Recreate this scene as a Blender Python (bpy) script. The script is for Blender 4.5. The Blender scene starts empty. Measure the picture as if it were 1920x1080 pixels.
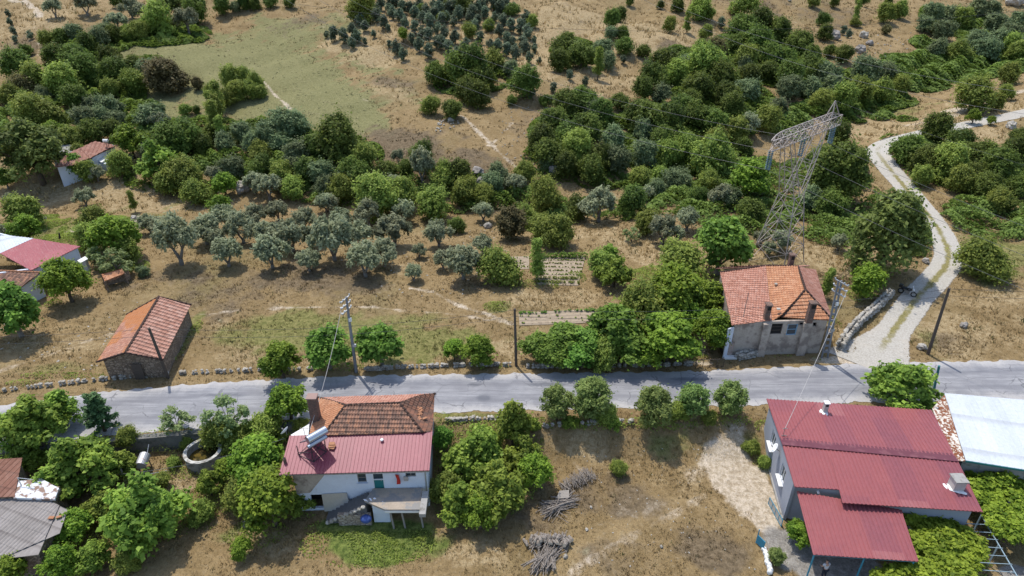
import bpy, bmesh, math, random
import numpy as np
from mathutils import Vector, Matrix, noise as mnoise
random.seed(11); RNG = np.random.default_rng(5)
PI = math.pi

# ------------------------------------------------------------------ camera model (photo pixels <-> world)
CAMH, PITCH, FPX = 42.0, math.radians(30.8), 1280.0
CP, SP = math.cos(PITCH), math.sin(PITCH)
def ray(px, py):
    u = (px-960)/FPX; v = (540-py)/FPX
    return u, CP+v*SP, -SP+v*CP
def at(px, py, z=0.0):
    dx, dy, dz = ray(px, py); t = (z-CAMH)/dz
    return Vector((dx*t, dy*t, z))
def to_px(p):
    x, y, z = p[0], p[1], p[2]-CAMH
    d = y*CP - z*SP; v = y*SP + z*CP
    return 960+FPX*x/d, 540-FPX*v/d
def depth(p): return p[1]*CP-(p[2]-CAMH)*SP

# ------------------------------------------------------------------ terrain
def sstep(a, b, x):
    t = np.clip((x-a)/(b-a), 0, 1); return t*t*(3-2*t)
UP_PX = [(-260,800),(-60,768),(20,757),(100,748),(200,735),(400,718),(600,707),(800,703),(960,701),(1300,697),(1450,690),(1590,683),(1750,679),(1920,676),(2100,674),(2400,670)]
LO_PX = [(-260,885),(-60,848),(50,834),(210,817),(430,797),(600,784),(820,774),(1010,770),(1200,766),(1440,760),(1600,755),(1780,751),(1920,749),(2100,747),(2400,744)]
UPW = np.array([at(*p)[:2] for p in UP_PX]); LOW = np.array([at(*p)[:2] for p in LO_PX])
def road_up(x): return np.interp(x, UPW[:,0], UPW[:,1])
def road_lo(x): return np.interp(x, LOW[:,0], LOW[:,1])
def creek_y(x): return 97 + np.maximum(0, x-15)*0.72 + 3*np.sin(x*0.07)
def und(x, y):
    return (np.sin(x*0.21+1.3)*np.cos(y*0.17+.4)*.5 + np.sin(x*.09+y*.13)*.7 + np.sin(x*.43-y*.37+2)*.22 + np.sin(x*.83+y*.71)*.1)
def terrain(x, y):
    x = np.asarray(x, float); y = np.asarray(y, float)
    cy = creek_y(x); s = y-cy
    up = road_up(x); lo = road_lo(x)
    far = sstep(0, 14, y-up)
    z = -2.6*np.exp(-(s/11.0)**2)*far
    hill = np.maximum(0, s-7)
    z = z + far*(0.105*hill + 0.00018*np.minimum(hill, 200)**2*1.0)*np.where(s > 7, 1, 1)
    z = z + 0.035*np.maximum(0, x-38)*sstep(4, 30, y-up)*(1-sstep(-8, 12, s))
    z = z + und(x, y)*(0.22*sstep(3, 14, y-up) + 0.9*sstep(15, 60, s))
    dd = lo-y
    steep = np.interp(x, [-60,-20,-16.5,-4,3,40], [0.35,0.35,5.5,5.5,4.5,6.0])
    dep = np.interp(x, [-60,-14,0,20,30,60], [2.3,2.3,2.0,1.8,1.9,1.9])
    left = 1-sstep(-20, -16.5, x)
    z = z - (dep-.85*left)*sstep(0.5, 0.5+steep, dd) - .85*left*sstep(2.5, 10, dd)
    z = z + und(x*1.3, y*1.3)*0.10*sstep(4, 9, dd)
    return z
def tz(x, y): return float(terrain(x, y))
def gp(px, py, h=0.0):
    """ground point under a ray: the first point where the ray is h above the terrain"""
    dx, dy, dz = ray(px, py)
    t = 30.0; pt = t
    while t < 900:
        z = CAMH+dz*t
        if z < tz(dx*t, dy*t)+h: break
        pt = t; t += 1.5
    a, b = pt, t
    for _ in range(18):
        m = (a+b)/2
        if CAMH+dz*m < tz(dx*m, dy*m)+h: b = m
        else: a = m
    x, y = dx*b, dy*b
    return Vector((x, y, tz(x, y)))
# ------------------------------------------------------------------ scene objects
scene = bpy.context.scene
COL = scene.collection
def V(*a): return Vector(a)
def tag(o, label=None, cat=None, group=None, kind=None):
    if label: o['label'] = label
    if cat: o['category'] = cat
    if group: o['group'] = group
    if kind: o['kind'] = kind
    return o
def thing(name, loc, label, cat, group=None):
    o = bpy.data.objects.new(name, None); COL.objects.link(o)
    o.empty_display_size = 0.3
    o.location = loc
    return tag(o, label, cat, group)
def root_loc(o):
    while o.parent: o = o.parent
    return Vector(o.location)
class MB:
    """collects world-space geometry and links it as one mesh object"""
    def __init__(s): s.v = []; s.f = []; s.mi = []; s.m = 0
    def add(s, vs, fs):
        b = len(s.v); s.v += [tuple(p) for p in vs]
        s.f += [tuple(b+i for i in f) for f in fs]; s.mi += [s.m]*len(fs)
    def box(s, c, size, ax=None, ay=None, az=None):
        c = Vector(c); ax = Vector(ax or (1,0,0)).normalized(); az = Vector(az or (0,0,1)).normalized()
        ay = Vector(ay).normalized() if ay else az.cross(ax).normalized()
        hx, hy, hz = size[0]/2, size[1]/2, size[2]/2
        vs = [c+ax*(hx*i)+ay*(hy*j)+az*(hz*k) for k in (-1,1) for j in (-1,1) for i in (-1,1)]
        s.add(vs, [(0,2,3,1),(4,5,7,6),(0,1,5,4),(2,6,7,3),(0,4,6,2),(1,3,7,5)])
    def bar(s, a, b, w, h=None, up=(0,0,1)):
        a = Vector(a); b = Vector(b); d = b-a; L = d.length
        if L < 1e-5: return
        d /= L; upv = Vector(up)
        if abs(d.dot(upv)) > .97: upv = Vector((1,0,0.01))
        sx = d.cross(upv).normalized(); sz = sx.cross(d)
        s.box((a+b)/2, (L, w, h or w), ax=d, ay=-sx, az=sz)
    def tube(s, a, b, r0, r1=None, n=8, caps=True):
        a = Vector(a); b = Vector(b); r1 = r0 if r1 is None else r1
        d = (b-a).normalized(); u = d.orthogonal().normalized(); w = d.cross(u)
        vs = []
        for p, r in ((a, r0), (b, r1)):
            for i in range(n):
                t = 2*PI*i/n; vs.append(p+u*(r*math.cos(t))+w*(r*math.sin(t)))
        fs = [(i, (i+1) % n, n+(i+1) % n, n+i) for i in range(n)]
        if caps: fs += [tuple(range(n-1,-1,-1)), tuple(range(n, 2*n))]
        s.add(vs, fs)
    def path(s, pts, rs, n=7):
        for i in range(len(pts)-1): s.tube(pts[i], pts[i+1], rs[i], rs[i+1], n)
    def poly(s, pts, thick=0.0, down=None):
        """a flat polygon, or a slab when thick > 0 (grown along -normal or `down`)"""
        pts = [Vector(p) for p in pts]; n = len(pts)
        if thick <= 0: s.add(pts, [tuple(range(n))]); return
        nn = Vector((0,0,0))
        for i in range(n): nn += pts[i].cross(pts[(i+1) % n])
        nn.normalize()
        off = Vector(down).normalized()*thick if down else -nn*thick
        lo = [p+off for p in pts]
        fs = [tuple(range(n)), tuple(range(2*n-1, n-1, -1))]+[(i, n+i, n+(i+1) % n, (i+1) % n) for i in range(n)]
        s.add(pts+lo, fs)
    def ring(s, c, r0, r1, z0, z1, n=40):
        vs = []
        for i in range(n):
            t = 2*PI*i/n; cx, sy = math.cos(t), math.sin(t)
            for r, z in ((r0,z0),(r1,z0),(r1,z1),(r0,z1)): vs.append((c[0]+cx*r, c[1]+sy*r, c[2]+z))
        fs = []
        for i in range(n):
            a = 4*i; b = 4*((i+1) % n)
            for k in range(4): fs.append((a+k, b+k, b+(k+1) % 4, a+(k+1) % 4))
        s.add(vs, fs)
    def rock(s, c, size, seed=0, sub=2, rough=.35):
        bm = bmesh.new(); bmesh.ops.create_icosphere(bm, subdivisions=sub, radius=0.5)
        o = Vector((seed*3.17, seed*1.31, seed*.77))
        rz = Matrix.Rotation(seed*1.7, 3, 'Z')
        vs = []
        for v in bm.verts:
            p = v.co.copy(); q = p.normalized()
            k = 1+rough*mnoise.noise(q*1.6+o)+rough*.5*mnoise.noise(q*4+o)
            p = p*k; p = Vector((p.x*size[0], p.y*size[1], p.z*size[2]))
            vs.append(rz@p+Vector(c))
        bm.verts.index_update()
        s.add(vs, [tuple(v.index for v in f.verts) for f in bm.faces]); bm.free()
    def sphere(s, c, r, nu=14, nv=8, sc=(1,1,1)):
        vs = [(c[0], c[1], c[2]-r*sc[2])]
        for j in range(1, nv):
            ph = -PI/2+PI*j/nv
            for i in range(nu):
                t = 2*PI*i/nu
                vs.append((c[0]+r*sc[0]*math.cos(ph)*math.cos(t), c[1]+r*sc[1]*math.cos(ph)*math.sin(t), c[2]+r*sc[2]*math.sin(ph)))
        vs.append((c[0], c[1], c[2]+r*sc[2])); fs = []
        for i in range(nu): fs.append((0, 1+(i+1) % nu, 1+i))
        for j in range(nv-2):
            for i in range(nu):
                a = 1+j*nu; fs.append((a+i, a+(i+1) % nu, a+nu+(i+1) % nu, a+nu+i))
        a = 1+(nv-2)*nu
        for i in range(nu): fs.append((a+i, a+(i+1) % nu, len(vs)-1))
        s.add(vs, fs)
    def build(s, name, mat, parent=None, origin=None, smooth=False, fix=True):
        L = root_loc(parent) if parent else Vector(origin or (0,0,0))
        me = bpy.data.meshes.new(name)
        me.from_pydata([(p[0]-L.x, p[1]-L.y, p[2]-L.z) for p in s.v], [], s.f)
        for m in (mat if isinstance(mat, (list, tuple)) else [mat]): me.materials.append(m)
        if any(s.mi): me.polygons.foreach_set('material_index', s.mi)
        if fix:
            bm = bmesh.new(); bm.from_mesh(me); bmesh.ops.recalc_face_normals(bm, faces=bm.faces); bm.to_mesh(me); bm.free()
        if smooth: me.polygons.foreach_set('use_smooth', [True]*len(me.polygons))
        me.update()
        o = bpy.data.objects.new(name, me); COL.objects.link(o)
        if parent: o.parent = parent
        else: o.location = L
        return o
def np_mesh(name, verts, quads, mat, parent=None, loc=(0,0,0), col=None, tri=False, link=True):
    """fast mesh from numpy arrays; quads (M,4) or tris (M,3); col (N,) per-vertex float attribute 'tone', (N,3) -> colour 'tint'"""
    k = 3 if tri else 4
    me = bpy.data.meshes.new(name); n = len(verts); m = len(quads)
    me.vertices.add(n); me.vertices.foreach_set('co', np.ascontiguousarray(verts, np.float32).ravel())
    me.loops.add(m*k); me.polygons.add(m)
    me.loops.foreach_set('vertex_index', np.ascontiguousarray(quads, np.int32).ravel())
    me.polygons.foreach_set('loop_start', np.arange(0, m*k, k, dtype=np.int32))
    me.update(calc_edges=True); me.validate()
    if col is not None:
        for key, arr in col.items():
            arr = np.asarray(arr, np.float32)
            if arr.ndim == 1:
                a = me.attributes.new(key, 'FLOAT', 'POINT'); a.data.foreach_set('value', arr)
            else:
                a = me.attributes.new(key, 'FLOAT_VECTOR', 'POINT'); a.data.foreach_set('vector', np.ascontiguousarray(arr).ravel())
    if mat is not None: me.materials.append(mat)
    if not link: return me
    o = bpy.data.objects.new(name, me); COL.objects.link(o); o.location = loc
    if parent: o.parent = parent
    return o

# ------------------------------------------------------------------ node materials
class NT:
    def __init__(s, name):
        s.m = bpy.data.materials.new(name); s.m.use_nodes = True; s.t = s.m.node_tree; s.t.nodes.clear()
    def n(s, ty, **kw):
        nd = s.t.nodes.new(ty)
        for k, v in kw.items():
            if k.startswith('i_'):
                key = k[2:]; key = int(key) if key.isdigit() else key.replace('_', ' ')
                nd.inputs[key].default_value = v
            else: setattr(nd, k, v)
        return nd
    def l(s, a, b): s.t.links.new(a, b)
    def pos(s): return s.n('ShaderNodeNewGeometry').outputs['Position']
    def obj(s): return s.n('ShaderNodeTexCoord').outputs['Object']
    def uv(s): return s.n('ShaderNodeTexCoord').outputs['UV']
    def attr(s, nm, vec=False): return s.n('ShaderNodeAttribute', attribute_name=nm).outputs['Vector' if vec else 'Fac']
    def noise(s, vec, scale, detail=4, rough=.6, dist=0, color=False):
        nd = s.n('ShaderNodeTexNoise'); nd.inputs['Scale'].default_value = scale; nd.inputs['Detail'].default_value = detail
        nd.inputs['Roughness'].default_value = rough; nd.inputs['Distortion'].default_value = dist
        if vec is not None: s.l(vec, nd.inputs['Vector'])
        return nd.outputs['Color' if color else 'Fac']
    def math(s, op, a, b=0.5, c=None, clamp=False):
        nd = s.n('ShaderNodeMath', operation=op); nd.use_clamp = clamp
        for i, x in enumerate((a, b, c)):
            if x is None: continue
            if hasattr(x, 'links'): s.l(x, nd.inputs[i])
            else: nd.inputs[i].default_value = x
        return nd.outputs[0]
    def ss(s, x, a, b):
        nd = s.n('ShaderNodeMapRange', interpolation_type='SMOOTHSTEP'); s.l(x, nd.inputs[0])
        nd.inputs[1].default_value = a; nd.inputs[2].default_value = b
        return nd.outputs[0]
    def mix(s, f, a, b, blend='MIX'):
        nd = s.n('ShaderNodeMix', data_type='RGBA', blend_type=blend); nd.clamp_factor = True
        for i, x in ((0, f), (6, a), (7, b)):
            if hasattr(x, 'links'): s.l(x, nd.inputs[i])
            elif i == 0: nd.inputs[0].default_value = x
            else: nd.inputs[i].default_value = (*x, 1) if len(x) == 3 else x
        return nd.outputs[2]
    def ramp(s, x, stops, const=False):
        nd = s.n('ShaderNodeValToRGB'); cr = nd.color_ramp
        if const: cr.interpolation = 'CONSTANT'
        while len(cr.elements) < len(stops): cr.elements.new(.5)
        for e, (p, c) in zip(cr.elements, stops): e.position = p; e.color = (*c, 1)
        s.l(x, nd.inputs[0]); return nd.outputs[0]
    def scale(s, vec, sc, loc=(0,0,0), rot=(0,0,0)):
        nd = s.n('ShaderNodeMapping'); s.l(vec, nd.inputs[0]); nd.inputs['Scale'].default_value = sc
        nd.inputs['Location'].default_value = loc; nd.inputs['Rotation'].default_value = rot
        return nd.outputs[0]
    def out(s, col, rough=.8, spec=.3, metal=0, bump=None, bstr=.4, bdist=.05, transl=0, alpha=None):
        p = s.n('ShaderNodeBsdfPrincipled')
        if hasattr(col, 'links'): s.l(col, p.inputs['Base Color'])
        else: p.inputs['Base Color'].default_value = (*col, 1)
        if hasattr(rough, 'links'): s.l(rough, p.inputs['Roughness'])
        else: p.inputs['Roughness'].default_value = rough
        p.inputs['Specular IOR Level'].default_value = spec; p.inputs['Metallic'].default_value = metal
        if bump is not None:
            b = s.n('ShaderNodeBump'); b.inputs['Strength'].default_value = bstr; b.inputs['Distance'].default_value = bdist
            s.l(bump, b.inputs['Height']); s.l(b.outputs[0], p.inputs['Normal'])
        sh = p.outputs[0]
        if transl:
            t = s.n('ShaderNodeBsdfTranslucent'); mx = s.n('ShaderNodeMixShader'); mx.inputs[0].default_value = transl
            if hasattr(col, 'links'): s.l(col, t.inputs[0])
            else: t.inputs[0].default_value = (*col, 1)
            s.l(sh, mx.inputs[1]); s.l(t.outputs[0], mx.inputs[2]); sh = mx.outputs[0]
        if alpha is not None:
            tr = s.n('ShaderNodeBsdfTransparent'); mx = s.n('ShaderNodeMixShader'); s.l(alpha, mx.inputs[0])
            s.l(tr.outputs[0], mx.inputs[1]); s.l(sh, mx.inputs[2]); sh = mx.outputs[0]
        o = s.n('ShaderNodeOutputMaterial'); s.l(sh, o.inputs[0]); return s.m
def plain(name, c, rough=.7, var=.25, sc=3.0, spec=.3, metal=0, bump=.2, c2=None, thr=(.5,.7)):
    """one colour broken up by two scales of noise, optionally worn to a second colour"""
    t = NT(name); P = t.pos()
    a = t.noise(P, sc, 5); b = t.noise(P, sc*7, 4)
    f = t.math('MULTIPLY_ADD', t.math('ADD', a, b), var, 1-var)
    col = t.mix(1.0, c, t.n('ShaderNodeCombineColor').outputs[0], 'MULTIPLY') if False else None
    cc = t.n('ShaderNodeCombineColor')
    for i in range(3): t.l(f, cc.inputs[i])
    col = t.mix(1.0, c, cc.outputs[0], 'MULTIPLY')
    if c2 is not None: col = t.mix(t.ss(t.noise(P, sc*.8, 6, .65), *thr), col, c2)
    return t.out(col, rough, spec, metal, bump=b, bstr=bump, bdist=.02)
# ------------------------------------------------------------------ world, sun, camera
w = bpy.data.worlds.new("World"); scene.world = w; w.use_nodes = True
wt = w.node_tree; wt.nodes.clear()
SUN_EL, SUN_AZ = math.radians(65), math.atan2(-0.53, 0.85)
sky = wt.nodes.new('ShaderNodeTexSky'); sky.sky_type = 'NISHITA'; sky.sun_disc = False
sky.sun_elevation = SUN_EL; sky.sun_rotation = SUN_AZ; sky.air_density = 1.0; sky.dust_density = 1.3; sky.ozone_density = 1.0
bg = wt.nodes.new('ShaderNodeBackground'); bg.inputs[1].default_value = 0.15
wo = wt.nodes.new('ShaderNodeOutputWorld')
wt.links.new(sky.outputs[0], bg.inputs[0]); wt.links.new(bg.outputs[0], wo.inputs[0])
sl = bpy.data.lights.new('sun', 'SUN'); sl.energy = 2.65; sl.angle = math.radians(0.5); sl.color = (1, .955, .88)
so = bpy.data.objects.new('sun', sl); COL.objects.link(so)
sdir = Vector((math.sin(SUN_AZ)*math.cos(SUN_EL), math.cos(SUN_AZ)*math.cos(SUN_EL), math.sin(SUN_EL)))
so.rotation_euler = sdir.to_track_quat('Z', 'Y').to_euler(); so.location = (-30, 60, 90)
cam = bpy.data.cameras.new('camera'); co = bpy.data.objects.new('camera', cam); COL.objects.link(co)
cam.sensor_width = 36; cam.lens = 36*FPX/1920; cam.clip_end = 5000; cam.clip_start = .5
co.location = (0, 0, CAMH); co.rotation_euler = (PI/2-PITCH, 0, 0); scene.camera = co
scene.view_settings.view_transform = 'Standard'; scene.view_settings.look = 'None'
scene.view_settings.exposure = 0.64; scene.view_settings.gamma = 1.0
scene.render.resolution_x = 1920; scene.render.resolution_y = 1080
scene.cycles.max_bounces = 5; scene.cycles.diffuse_bounces = 3; scene.cycles.transparent_max_bounces = 8

# ------------------------------------------------------------------ ground
def spline(pts, n=8):
    P = [Vector((p[0], p[1], 0)) for p in pts]; P = [2*P[0]-P[1]]+P+[2*P[-1]-P[-2]]; out = []
    for i in range(1, len(P)-2):
        for k in range(n):
            t = k/n; a, b, c, d = P[i-1], P[i], P[i+1], P[i+2]
            out.append(.5*((2*b)+(c-a)*t+(2*a-5*b+4*c-d)*t*t+(3*b-a-3*c+d)*t**3))
    out.append(P[-2]); return [(p.x, p.y) for p in out]
def pline(px): return spline([gp(*p)[:2] for p in px])
# soft patches of the ground cover: (channel, px, py, radius px, radius py, strength)
BLOBS = [
 ('sage',330,100,210,56,1.0),('sage',480,140,230,80,1.0),('sage',600,200,170,70,.9),('sage',600,225,130,55,.7),('sage',540,60,170,40,.55),('sage',440,120,100,40,.5),('sage',690,215,60,40,.4),
 ('straw',650,75,60,22,.9),('straw',705,105,90,26,.7),('straw',740,165,60,30,.4),('straw',860,40,200,50,.5),('straw',1060,40,120,40,.7),('straw',1200,60,120,40,.6),('straw',1030,105,80,40,.8),('straw',80,30,90,40,.6),('straw',30,70,60,40,.4),
 ('straw',1310,60,80,30,.5),('straw',1130,150,90,40,.5),
 ('brown',770,270,110,46,.65),('brown',680,262,50,30,.35),('brown',560,40,60,20,.35),('brown',1060,30,60,30,.2),('brown',745,155,60,18,.4),('brown',1290,95,60,22,.6),('brown',1400,8,110,16,.5),('brown',1560,30,100,30,.35),('brown',40,90,60,25,.5),('brown',140,60,80,20,.3),
 ('brown',1000,225,60,60,.3),('brown',880,300,120,30,.5),('brown',430,190,60,40,.2),('brown',1410,310,70,40,.4),
 ('straw',150,360,150,30,.6),('straw',340,385,120,16,.7),('straw',240,380,80,20,.4),('green',120,430,130,40,.55),('green',230,420,120,40,.4),('pale',140,436,45,7,.8),('pale',250,412,16,8,.9),
 ('brown',560,520,240,40,.45),('brown',440,560,160,40,.35),('brown',260,520,120,30,.3),('straw',650,500,200,30,.25),('brown',890,530,60,30,.35),
 ('green',800,640,190,38,.85),('green',620,620,200,44,.75),('green',470,630,90,40,.45),('green',740,600,120,18,.4),('straw',650,672,120,22,.6),('straw',870,655,120,28,.65),('straw',470,660,120,30,.45),('straw',430,610,80,25,.3),
 ('green',350,625,26,60,.8),('green',110,690,120,20,.4),('straw',120,650,110,22,.4),('green',930,575,40,16,.6),
 ('straw',1040,560,110,24,.7),('straw',1230,470,90,40,.7),('straw',1370,480,70,30,.6),('straw',1590,480,90,40,.8),('straw',1560,620,40,60,.4),('straw',1120,430,90,25,.4),('straw',1150,400,150,40,.25),
 ('straw',1800,620,140,60,.55),('brown',1800,640,80,25,.35),('green',1840,500,90,50,.6),('straw',1750,420,40,80,.4),('green',1700,610,40,60,.3),('straw',1880,560,80,30,.5),('green',1890,470,80,40,.6),
 ('straw',1650,240,140,26,.6),('green',1680,205,90,22,.4),('straw',1870,200,70,30,.7),('straw',1860,250,60,20,.6),('brown',1720,255,60,12,.2),('pale',1800,205,40,6,.7),('pale',1600,280,24,16,.5),
 ('straw',1480,300,40,30,.3),('straw',1380,115,25,12,.5),
 ('pale',1590,675,60,8,.8),
 ('lush',690,1020,130,44,.9),('lush',640,990,70,24,.9),('lush',760,1000,70,30,.8),('straw',800,1010,50,30,.5),('straw',870,1040,70,30,.7),('straw',500,1010,90,40,.5),('lush',440,1000,60,40,.4),
 ('straw',330,890,80,40,.4),('straw',390,960,60,20,.4),
 ('straw',1060,830,90,40,.45),('brown',1130,930,130,50,.45),('brown',1000,960,70,50,.4),('brown',1330,1030,90,50,.5),('brown',1170,1040,90,40,.3),('straw',1270,900,110,60,.35),('green',1250,840,100,40,.4),('green',1400,830,40,30,.4),
 ('pale',1390,900,54,70,1.3),('pale',1350,880,44,46,1.1),('pale',1430,960,30,40,.9),('pale',1300,890,60,30,.35),('pale',1380,830,24,24,.7),('pale',1250,960,90,26,.12),
 ('green',1430,880,14,50,.6),('straw',1440,800,40,16,.5),
 ('straw',1340,790,90,14,.5),('green',900,778,120,5,.5),
 ('pale',1300,620,26,50,.5),('pale',1320,680,40,8,.5),
 ('concrete',1480,1030,46,44,1.0),('concrete',1560,1060,90,40,1.0),('concrete',1900,1075,40,20,1.0),
]
# worn footpaths: (px points, half width m, strength)
LINES = [([(352,592),(420,585),(480,580),(560,577),(640,575),(720,578),(800,585),(870,592),(960,607)],.26,.4),
 ([(812,545),(835,560),(870,577),(910,588),(960,608)],.3,.5),([(770,540),(812,548)],.3,.5),
 ([(0,695),(80,670),(150,645),(240,618),(330,602)],.4,.35),
 ([(862,215),(905,255),(935,285),(965,312)],.45,.5),([(965,225),(930,262),(910,275)],.35,.35),
 ([(492,152),(515,178),(545,205)],.35,.6),([(20,0),(60,12),(75,32)],.9,.6),([(60,40),(75,80),(60,120)],.6,.3),
 ([(1070,1078),(1120,1045),(1180,1010),(1230,982),(1290,950),(1340,915)],.4,.3),
 ([(1382,800),(1365,840),(1340,880),(1370,930),(1425,975)],.8,.5),([(1160,235),(1165,262),(1172,285)],.5,.8),
 ([(1700,235),(1760,225),(1830,200),(1915,170)],1.0,.5),([(590,770),(600,780)],.2,.2),([(1050,850),(1090,880),(1130,910)],.3,.4)]
def channels(x, y):
    ch = {k: np.zeros(x.size) for k in ('sage','straw','brown','green','pale','lush','concrete')}
    for c, px, py, rx, ry, st in BLOBS:
        g = gp(px, py); d = depth(g); a = rx*d/FPX
        b = (gp(px, py-ry).y-gp(px, py+ry).y)/2
        wx = np.sin(x*.9+py)*np.cos(y*.55+px)*.16+np.sin(x*.31+y*.23+px)*.22+np.sin(x*2.1-y*1.7)*.08
        r = np.sqrt(((x-g.x)/a)**2+((y-g.y)/b)**2)+wx
        ch[c] = np.maximum(ch[c], st*(1-sstep(.3, 1.25, r)))
    for px, hw, st in LINES:
        pl = np.array(pline(px)); dm = np.full(x.size, 1e9)
        lo = pl.min(0)-4; hi = pl.max(0)+4
        m = (x > lo[0])&(x < hi[0])&(y > lo[1])&(y < hi[1]); xs, yy = x[m], y[m]; dd = np.full(xs.size, 1e9)
        for a, b in zip(pl[:-1], pl[1:]):
            e = b-a; L = max(1e-9, e@e); t = np.clip(((xs-a[0])*e[0]+(yy-a[1])*e[1])/L, 0, 1)
            dd = np.minimum(dd, np.hypot(xs-a[0]-t*e[0], yy-a[1]-t*e[1]))
        v = np.zeros(x.size); v[m] = st*(1-sstep(hw*.5, hw*1.7, dd)); ch['pale'] = np.maximum(ch['pale'], v*.8)
    return ch
def ground_mesh():
    ys = np.concatenate([np.geomspace(14, 420, 560), np.geomspace(425, 1600, 40)])
    us = np.linspace(-1.15, 1.15, 780)
    Y, U = np.meshgrid(ys, us, indexing='ij'); X = U*(0.8*Y+20)
    Z = terrain(X, Y)
    jit = RNG.normal(0, 1, X.shape)*0.012*np.minimum(1, Y/60)
    near = sstep(0, 1.2, Y-road_up(X)) + sstep(.3, 1.2, road_lo(X)-Y)
    Z = Z + jit*near
    n1, n2 = X.shape
    idx = np.arange(n1*n2).reshape(n1, n2)
    q = np.stack([idx[:-1,:-1], idx[:-1,1:], idx[1:,1:], idx[1:,:-1]], -1).reshape(-1, 4)
    x, y = X.ravel(), Y.ravel()
    ch = channels(x, y)
    return np.stack([x, y, Z.ravel()], 1), q, ch
def ground_mat():
    t = NT('dry_grassland'); P = t.pos()
    big = t.noise(P, .045, 5, .6, .6); med = t.noise(P, .32, 6, .65, .3); fin = t.noise(P, 2.2, 6, .7); vf = t.noise(P, 9, 4, .7)
    st = t.noise(t.scale(P, (3.2, 1.1, 1), rot=(0,0,.5)), 2.4, 5, .7)
    c = t.mix(t.ss(med, .35, .68), (.215,.150,.070), (.300,.215,.108))
    c = t.mix(t.math('MULTIPLY', t.ss(big, .5, .72), .7), c, (.185,.155,.07))
    c = t.mix(t.math('MULTIPLY', t.ss(fin, .5, .75), .65), c, (.31,.245,.155))
    c = t.mix(t.math('MULTIPLY', t.ss(fin, .5, .28), .6), c, (.1,.07,.038))
    def layer(c, nm, colr, w=.55, src=None):
        f = t.ss(t.math('ADD', t.attr(nm), t.math('MULTIPLY', t.math('SUBTRACT', src or med, .5), w*2.2)), .16, .52)
        f = t.math('MULTIPLY', f, t.math('MULTIPLY_ADD', vf, .7, .55), clamp=True)
        return t.mix(f, c, colr)
    def two(a, b, lo=.35, hi=.65, src=None): return t.mix(t.ss(src or fin, lo, hi), a, b)
    c = layer(c, 'sage', two((.155,.155,.064), (.215,.205,.095)))
    c = layer(c, 'straw', two((.25,.178,.088), (.40,.31,.18)))
    c = layer(c, 'brown', two((.10,.075,.046), (.185,.14,.088)))
    c = layer(c, 'green', two((.115,.125,.035), (.235,.215,.08)))
    c = layer(c, 'lush', two((.055,.095,.018), (.17,.215,.05)))
    c = layer(c, 'pale', two((.34,.275,.19), (.58,.495,.39)), .6)
    c = layer(c, 'concrete', two((.2,.19,.175), (.32,.305,.28)), .12)
    # stubble: short stalks and gaps between them
    f2 = t.math('MULTIPLY_ADD', t.math('ADD', vf, st), .95, .06)
    cc = t.n('ShaderNodeCombineColor')
    for i in range(3): t.l(f2, cc.inputs[i])
    c = t.mix(.85, c, cc.outputs[0], 'MULTIPLY')
    h = t.math('ADD', t.math('ADD', fin, t.math('MULTIPLY', vf, .5)), t.math('MULTIPLY', st, .5))
    return t.out(c, .95, .1, bump=h, bstr=.75, bdist=.22)
gv, gq, gch = ground_mesh()
ground = np_mesh('ground', gv, gq, ground_mat(), col=gch); tag(ground, kind='structure')
ground.data.polygons.foreach_set('use_smooth', [True]*len(ground.data.polygons))
GX_CH = gch

# ------------------------------------------------------------------ road
def road_mesh():
    xs = np.arange(-88, 92, .22); na = 25
    up = road_up(xs); lo = road_lo(xs)
    k = np.convolve
    ker = np.hanning(25); ker /= ker.sum()
    up = np.convolve(np.pad(up, 12, 'edge'), ker, 'valid'); lo = np.convolve(np.pad(lo, 12, 'edge'), ker, 'valid')
    up = up+.1*np.sin(xs*1.9)+.08*np.sin(xs*4.3+1)+RNG.normal(0, .05, xs.size)
    lo = lo+.1*np.sin(xs*1.4)+.07*np.sin(xs*3.7+2)+RNG.normal(0, .05, xs.size)
    f = np.linspace(0, 1, na)
    Y = lo[:,None]+(up-lo)[:,None]*f; X = np.repeat(xs[:,None], na, 1); Z = terrain(X, Y)*0+.03+.05*(1-(2*f-1)**2)
    Fc = np.repeat(f[None], xs.size, 0)
    idx = np.arange(X.size).reshape(X.shape)
    q = np.stack([idx[:-1,:-1], idx[1:,:-1], idx[1:,1:], idx[:-1,1:]], -1).reshape(-1, 4)
    patch = np.zeros(X.size)
    for px, py, a, b in ((907,747,.8,.55),(1025,722,2.2,.35),(890,722,.8,.3),(1300,712,3,.25),(420,742,2.5,.25)):
        g = at(px, py); r = np.hypot((X.ravel()-g.x)/a, (Y.ravel()-g.y)/b); patch = np.maximum(patch, 1-sstep(.6, 1.1, r))
    return np.stack([X.ravel(), Y.ravel(), Z.ravel()], 1), q, {'across': Fc.ravel(), 'patch': patch}
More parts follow.
